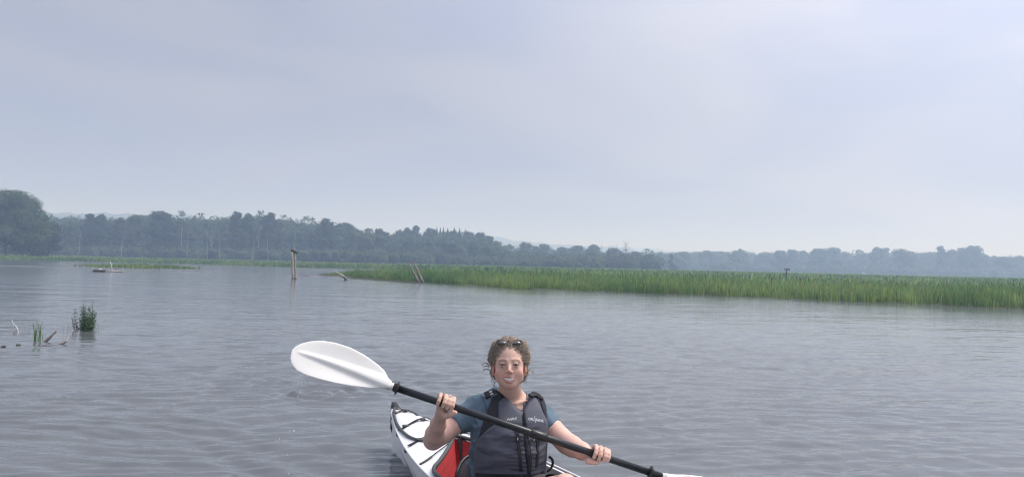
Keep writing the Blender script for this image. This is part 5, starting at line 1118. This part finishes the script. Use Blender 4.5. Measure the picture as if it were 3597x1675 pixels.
# ---- hair
HAIRM = mat('curly_hair', (.2, .15, .11), .5, tint=True, spec=.35)
def hair():
    lo = np.array(hp(0, 0, 0)[:])-.17; f = SDF(lo, lo+.34, .0038); rs = random.Random(11)
    E = lambda c, r, k=.01, mode='u': f.ell(hp(*c), r, HM, k, mode)
    E((0, -.026, .036), (.082, .094, .080), .01); [E((q*.046, -.005, .084), (.031, .05, .025), .015) for q in (-1, 1)]; E((0, .0, .092), (.04, .05, .018), .015)
    for s in (-1, 1): E((s*.070, -.018, .030), (.021, .045, .038), .015); E((s*.058, -.045, -.040), (.026, .03, .035), .02)
    E((0, -.085, -.02), (.055, .035, .05), .02)
    for i in range(90):
        a = rs.uniform(-2.9, 2.9); e = rs.uniform(-.15, 1.35); c = (math.sin(a)*math.cos(e)*.078, -.026+math.cos(a)*math.cos(e)*.088, .036+math.sin(e)*.076)
        if c[1] > .035 and c[2] < .086: continue
        E(c, (rs.uniform(.009, .016),)*3, .006)
    E((0, .105, .005), (.0590, .080, .0790), .004, 's'); E((0, .08, -.07), (.075, .07, .06), .006, 's')
    for s in (-1, 1): E((s*.083, .006, -.020), (.020, .024, .034), .004, 's')
    V, Fq = f.net(); L_ = (V-np.array(HO[:]))@HM.T; D = L_/np.linalg.norm(L_, axis=1)[:, None]; w = vnoise(L_[:, 0]*130, L_[:, 1]*60, L_[:, 2]*130); V = V+(D*(w*.0035)[:, None])@HM
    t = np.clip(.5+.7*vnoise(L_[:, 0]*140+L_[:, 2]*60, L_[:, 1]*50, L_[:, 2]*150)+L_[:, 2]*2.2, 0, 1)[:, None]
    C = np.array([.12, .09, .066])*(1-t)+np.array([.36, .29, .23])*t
    ob = pchild('hair', V, Fq, HAIRM, C)
    mb = MB(); dark, lite = np.array([.17, .128, .095]), np.array([.62, .52, .42])
    def strand(P, r, amp=.003, turns=5, c=None, ph=0):
        P = catmull(P, 7); n = len(P); Q = []
        for i, p in enumerate(P):
            t_ = i/(n-1); a = ph+t_*turns*6.283; k = min(1, t_*3)*amp; Q.append(p+hr*(math.cos(a)*k)+hu*(math.sin(a)*k))
        tube(mb, Q, [r*(1-.6*i/(n-1)) for i in range(n)], 4, c if c is not None else dark+(lite-dark)*rs.random()**1.3)
    HB = BVHTree.FromPolygons([tuple(p) for p in V], [tuple(int(q) for q in f_) for f_ in Fq]); FC = hp(0, .06, -.01); cand = np.where(((L_[:, 1] > -.075) & (L_[:, 2] > -.03)))[0]
    for i in range(2300):                      # locks combed back from the face, lying on the scalp
        p = Vector(V[rs.choice(cand)]); P = []; lift = rs.uniform(.000, .0055); up_ = (p-HO).dot(hu) > .07; L0 = rs.uniform(.006, .012); side = rs.uniform(-.5, .5)
        for k_ in range(6):
            q, n, _, _ = HB.find_nearest(p); n = n if n.dot(q-(HO+hu*.02)) > 0 else -n; P.append(q+n*(lift+.0012*k_))
            d = (q-FC); d = d-n*d.dot(n); d = d.normalized(); d = (d+n.cross(d)*side+Vector((0, 0, -.25 if not up_ else .0))).normalized(); p = q+d*L0
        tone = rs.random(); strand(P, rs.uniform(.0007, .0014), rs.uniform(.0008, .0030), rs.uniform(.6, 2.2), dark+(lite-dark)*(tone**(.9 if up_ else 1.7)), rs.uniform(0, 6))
    for i in range(150):                       # ringlets at the temples and behind the ears
        s = rs.choice((-1, 1)); x = s*rs.uniform(.066, .083); z = rs.uniform(.012, .075) if rs.random() < .6 else rs.uniform(-.05, .01); y = rs.uniform(-.03, .030) if z > .03 else rs.uniform(-.055, -.025)
        P = [hp(x*.95, y, z), hp(x*1.06, y, z-.012), hp(x*1.02, y-.006, z-.03), hp(x*.97, y-.012, z-.042)]; strand(P, rs.uniform(.0007, .0013), .0045, rs.uniform(1., 2), dark+(lite-dark)*rs.random()**2*.8, rs.uniform(0, 6))
    def rp(*q): return [hp((x/5+1650-1789)*.00133, y_, -(y/5+1160-1282)*.00133) for x, y, y_ in q]
    for q in ([(335, 620, 0), (300, 585, .01), (255, 580, .015), (212, 612, .01), (222, 640, 0)], [(335, 640, 0), (280, 630, .01), (235, 650, .01)], [(340, 695, 0), (285, 685, .01), (245, 705, .01), (240, 730, 0)],
              [(985, 770, 0), (1010, 735, .01), (1060, 715, .01), (1105, 722, .01), (1128, 750, 0), (1110, 758, 0)], [(985, 745, 0), (1020, 700, 0), (1050, 690, 0)],
              [(440, 920, -.04), (415, 960, -.04), (425, 1000, -.04), (440, 1005, -.04)], [(930, 905, -.04), (960, 900, -.04), (985, 870, -.04), (960, 850, -.04)], [(880, 960, -.04), (910, 930, -.04), (950, 900, -.04)],
              [(330, 500, 0), (305, 520, .01), (320, 555, .01), (350, 560, 0)], [(400, 230, 0), (385, 260, 0), (400, 300, 0)]):
        for j in range(5): strand([p+Vector((rs.gauss(0, .0016), rs.gauss(0, .003), rs.gauss(0, .0016))) for p in rp(*q)], .0012, .0012, 2, dark+(lite-dark)*rs.uniform(.15, .6), j)
    for j in range(46):                        # loose flyaway curls blown to the side
        x0, y0 = rs.uniform(880, 990), rs.uniform(220, 470); x1, y1 = x0+rs.uniform(50, 130), y0+rs.uniform(20, 120)
        strand(rp((x0, y0, -.02), ((x0+x1)/2+15, min(y0, y1)-rs.uniform(-10, 25), 0), (x1, y1, 0)), .0007, .003, rs.uniform(1, 2.5), lite*rs.uniform(.6, 1.1), j)
    for j in range(22):
        x0, y0 = rs.uniform(300, 400), rs.uniform(230, 560); strand(rp((x0+40, y0, -.02), (x0-rs.uniform(0, 30), y0+10, 0), (x0-rs.uniform(0, 40), y0+50, 0)), .0008, .003, 2, dark+(lite-dark)*rs.uniform(.2, .7), j)
    tag(pbuild(mb, 'curls', HAIRM, ob), kind='stuff')
hair()
# ---- sunglasses pushed up into the hair
SG = empty('sunglasses', hp(0, .03, .112)); tag(SG, 'dark sunglasses pushed up on top of her curly hair', 'sunglasses')
def sg(mb, name, m, parent=SG, smooth=True):
    v = np.concatenate(mb.v)-np.array(SG.location[:]); return mesh(name, v, mb.f, m, parent, smooth)
LENS = mat('brown_lens', (.045, .035, .03), .08, coat=1); 
nrm = (hf*.55+hu*.85).normalized(); ln_u = hr; 
for s in (-1, 1):
    c = hp(s*.034, .041, .1065); v_ = nrm.cross(hr).normalized(); V = [c+nrm*.004]; Fc = []; n = 20
    for i in range(n):
        t_ = 2*math.pi*i/n; V.append(c+hr*(.027*math.copysign(abs(math.cos(t_))**.8, math.cos(t_)))+v_*(.018*math.copysign(abs(math.sin(t_))**.8, math.sin(t_)))-nrm*.001)
    V += [p-nrm*.0018 for p in V]
    for i in range(n): a, b_ = 1+i, 1+(i+1) % n; Fc += [(0, a, b_), (n+1, n+1+b_, n+1+a), (a, n+1+a, n+1+b_, b_)]
    mb = MB(); mb.add([tuple(p) for p in V], Fc); le = sg(mb, 'lens', LENS)
    mb = MB(); tube(mb, [V[1+i % n]+nrm*.0005 for i in range(n+1)], .0016, 5); sg(mb, 'lens_rim', RUB, le)
    mb = MB(); tube(mb, catmull([c+hr*(s*.027), hp(s*.074, .015, .085), hp(s*.088, -.03, .05), hp(s*.086, -.05, .01)], 5), .0019, 5); sg(mb, 'temple', RUB)
mb = MB(); tube(mb, [hp(-.008, .043, .1085), hp(0, .045, .1105), hp(.008, .043, .1085)], .0018, 5); sg(mb, 'bridge', RUB)
# ---- drops falling from the raised blade
WTR = mat('water_drop', (.9, .95, 1), .03, trans=.6, spec=1)
def drop(px, py, Y, r, st_=1.0):
    V_, F_ = ICO2; V_ = V_*np.array([r, r, r*st_]); o = mesh('water_drop', V_, F_, WTR, None, True); o.location = at(px, py, Y); return o
DR = [(1066, 1347, 3.3, .0055, 1.2), (1078, 1342, 3.3, .004, 1.6), (1084, 1334, 3.3, .003, 1.5), (1075, 1329, 3.3, .0025, 1.3), (1058, 1372, 3.3, .0035, 1), (1046, 1391, 3.28, .0035, 1), (1035, 1422, 3.3, .003, 1), (1005, 1428, 3.3, .003, 1), (1031, 1515, 3.25, .006, 1), (1018, 1513, 3.25, .0038, 1), (1008, 1596, 3.2, .003, 1), (1013, 1664, 3.2, .003, 1), (981, 1541, 3.2, .003, 1), (1072, 1312, 3.31, .004, .8), (1084, 1316, 3.31, .004, .7)]
for i, d_ in enumerate(DR): tag(drop(*d_), {0: 'largest drop in the cluster close under the left blade edge', 8: 'biggest lone water drop, halfway down to the bottom edge', 9: 'small drop just left of the biggest lone water drop', 11: 'lowest falling drop near the bottom edge of the picture'}.get(i, 'tiny clear water drop falling from the raised left paddle blade'), 'water drop', 'drops falling from the raised blade')
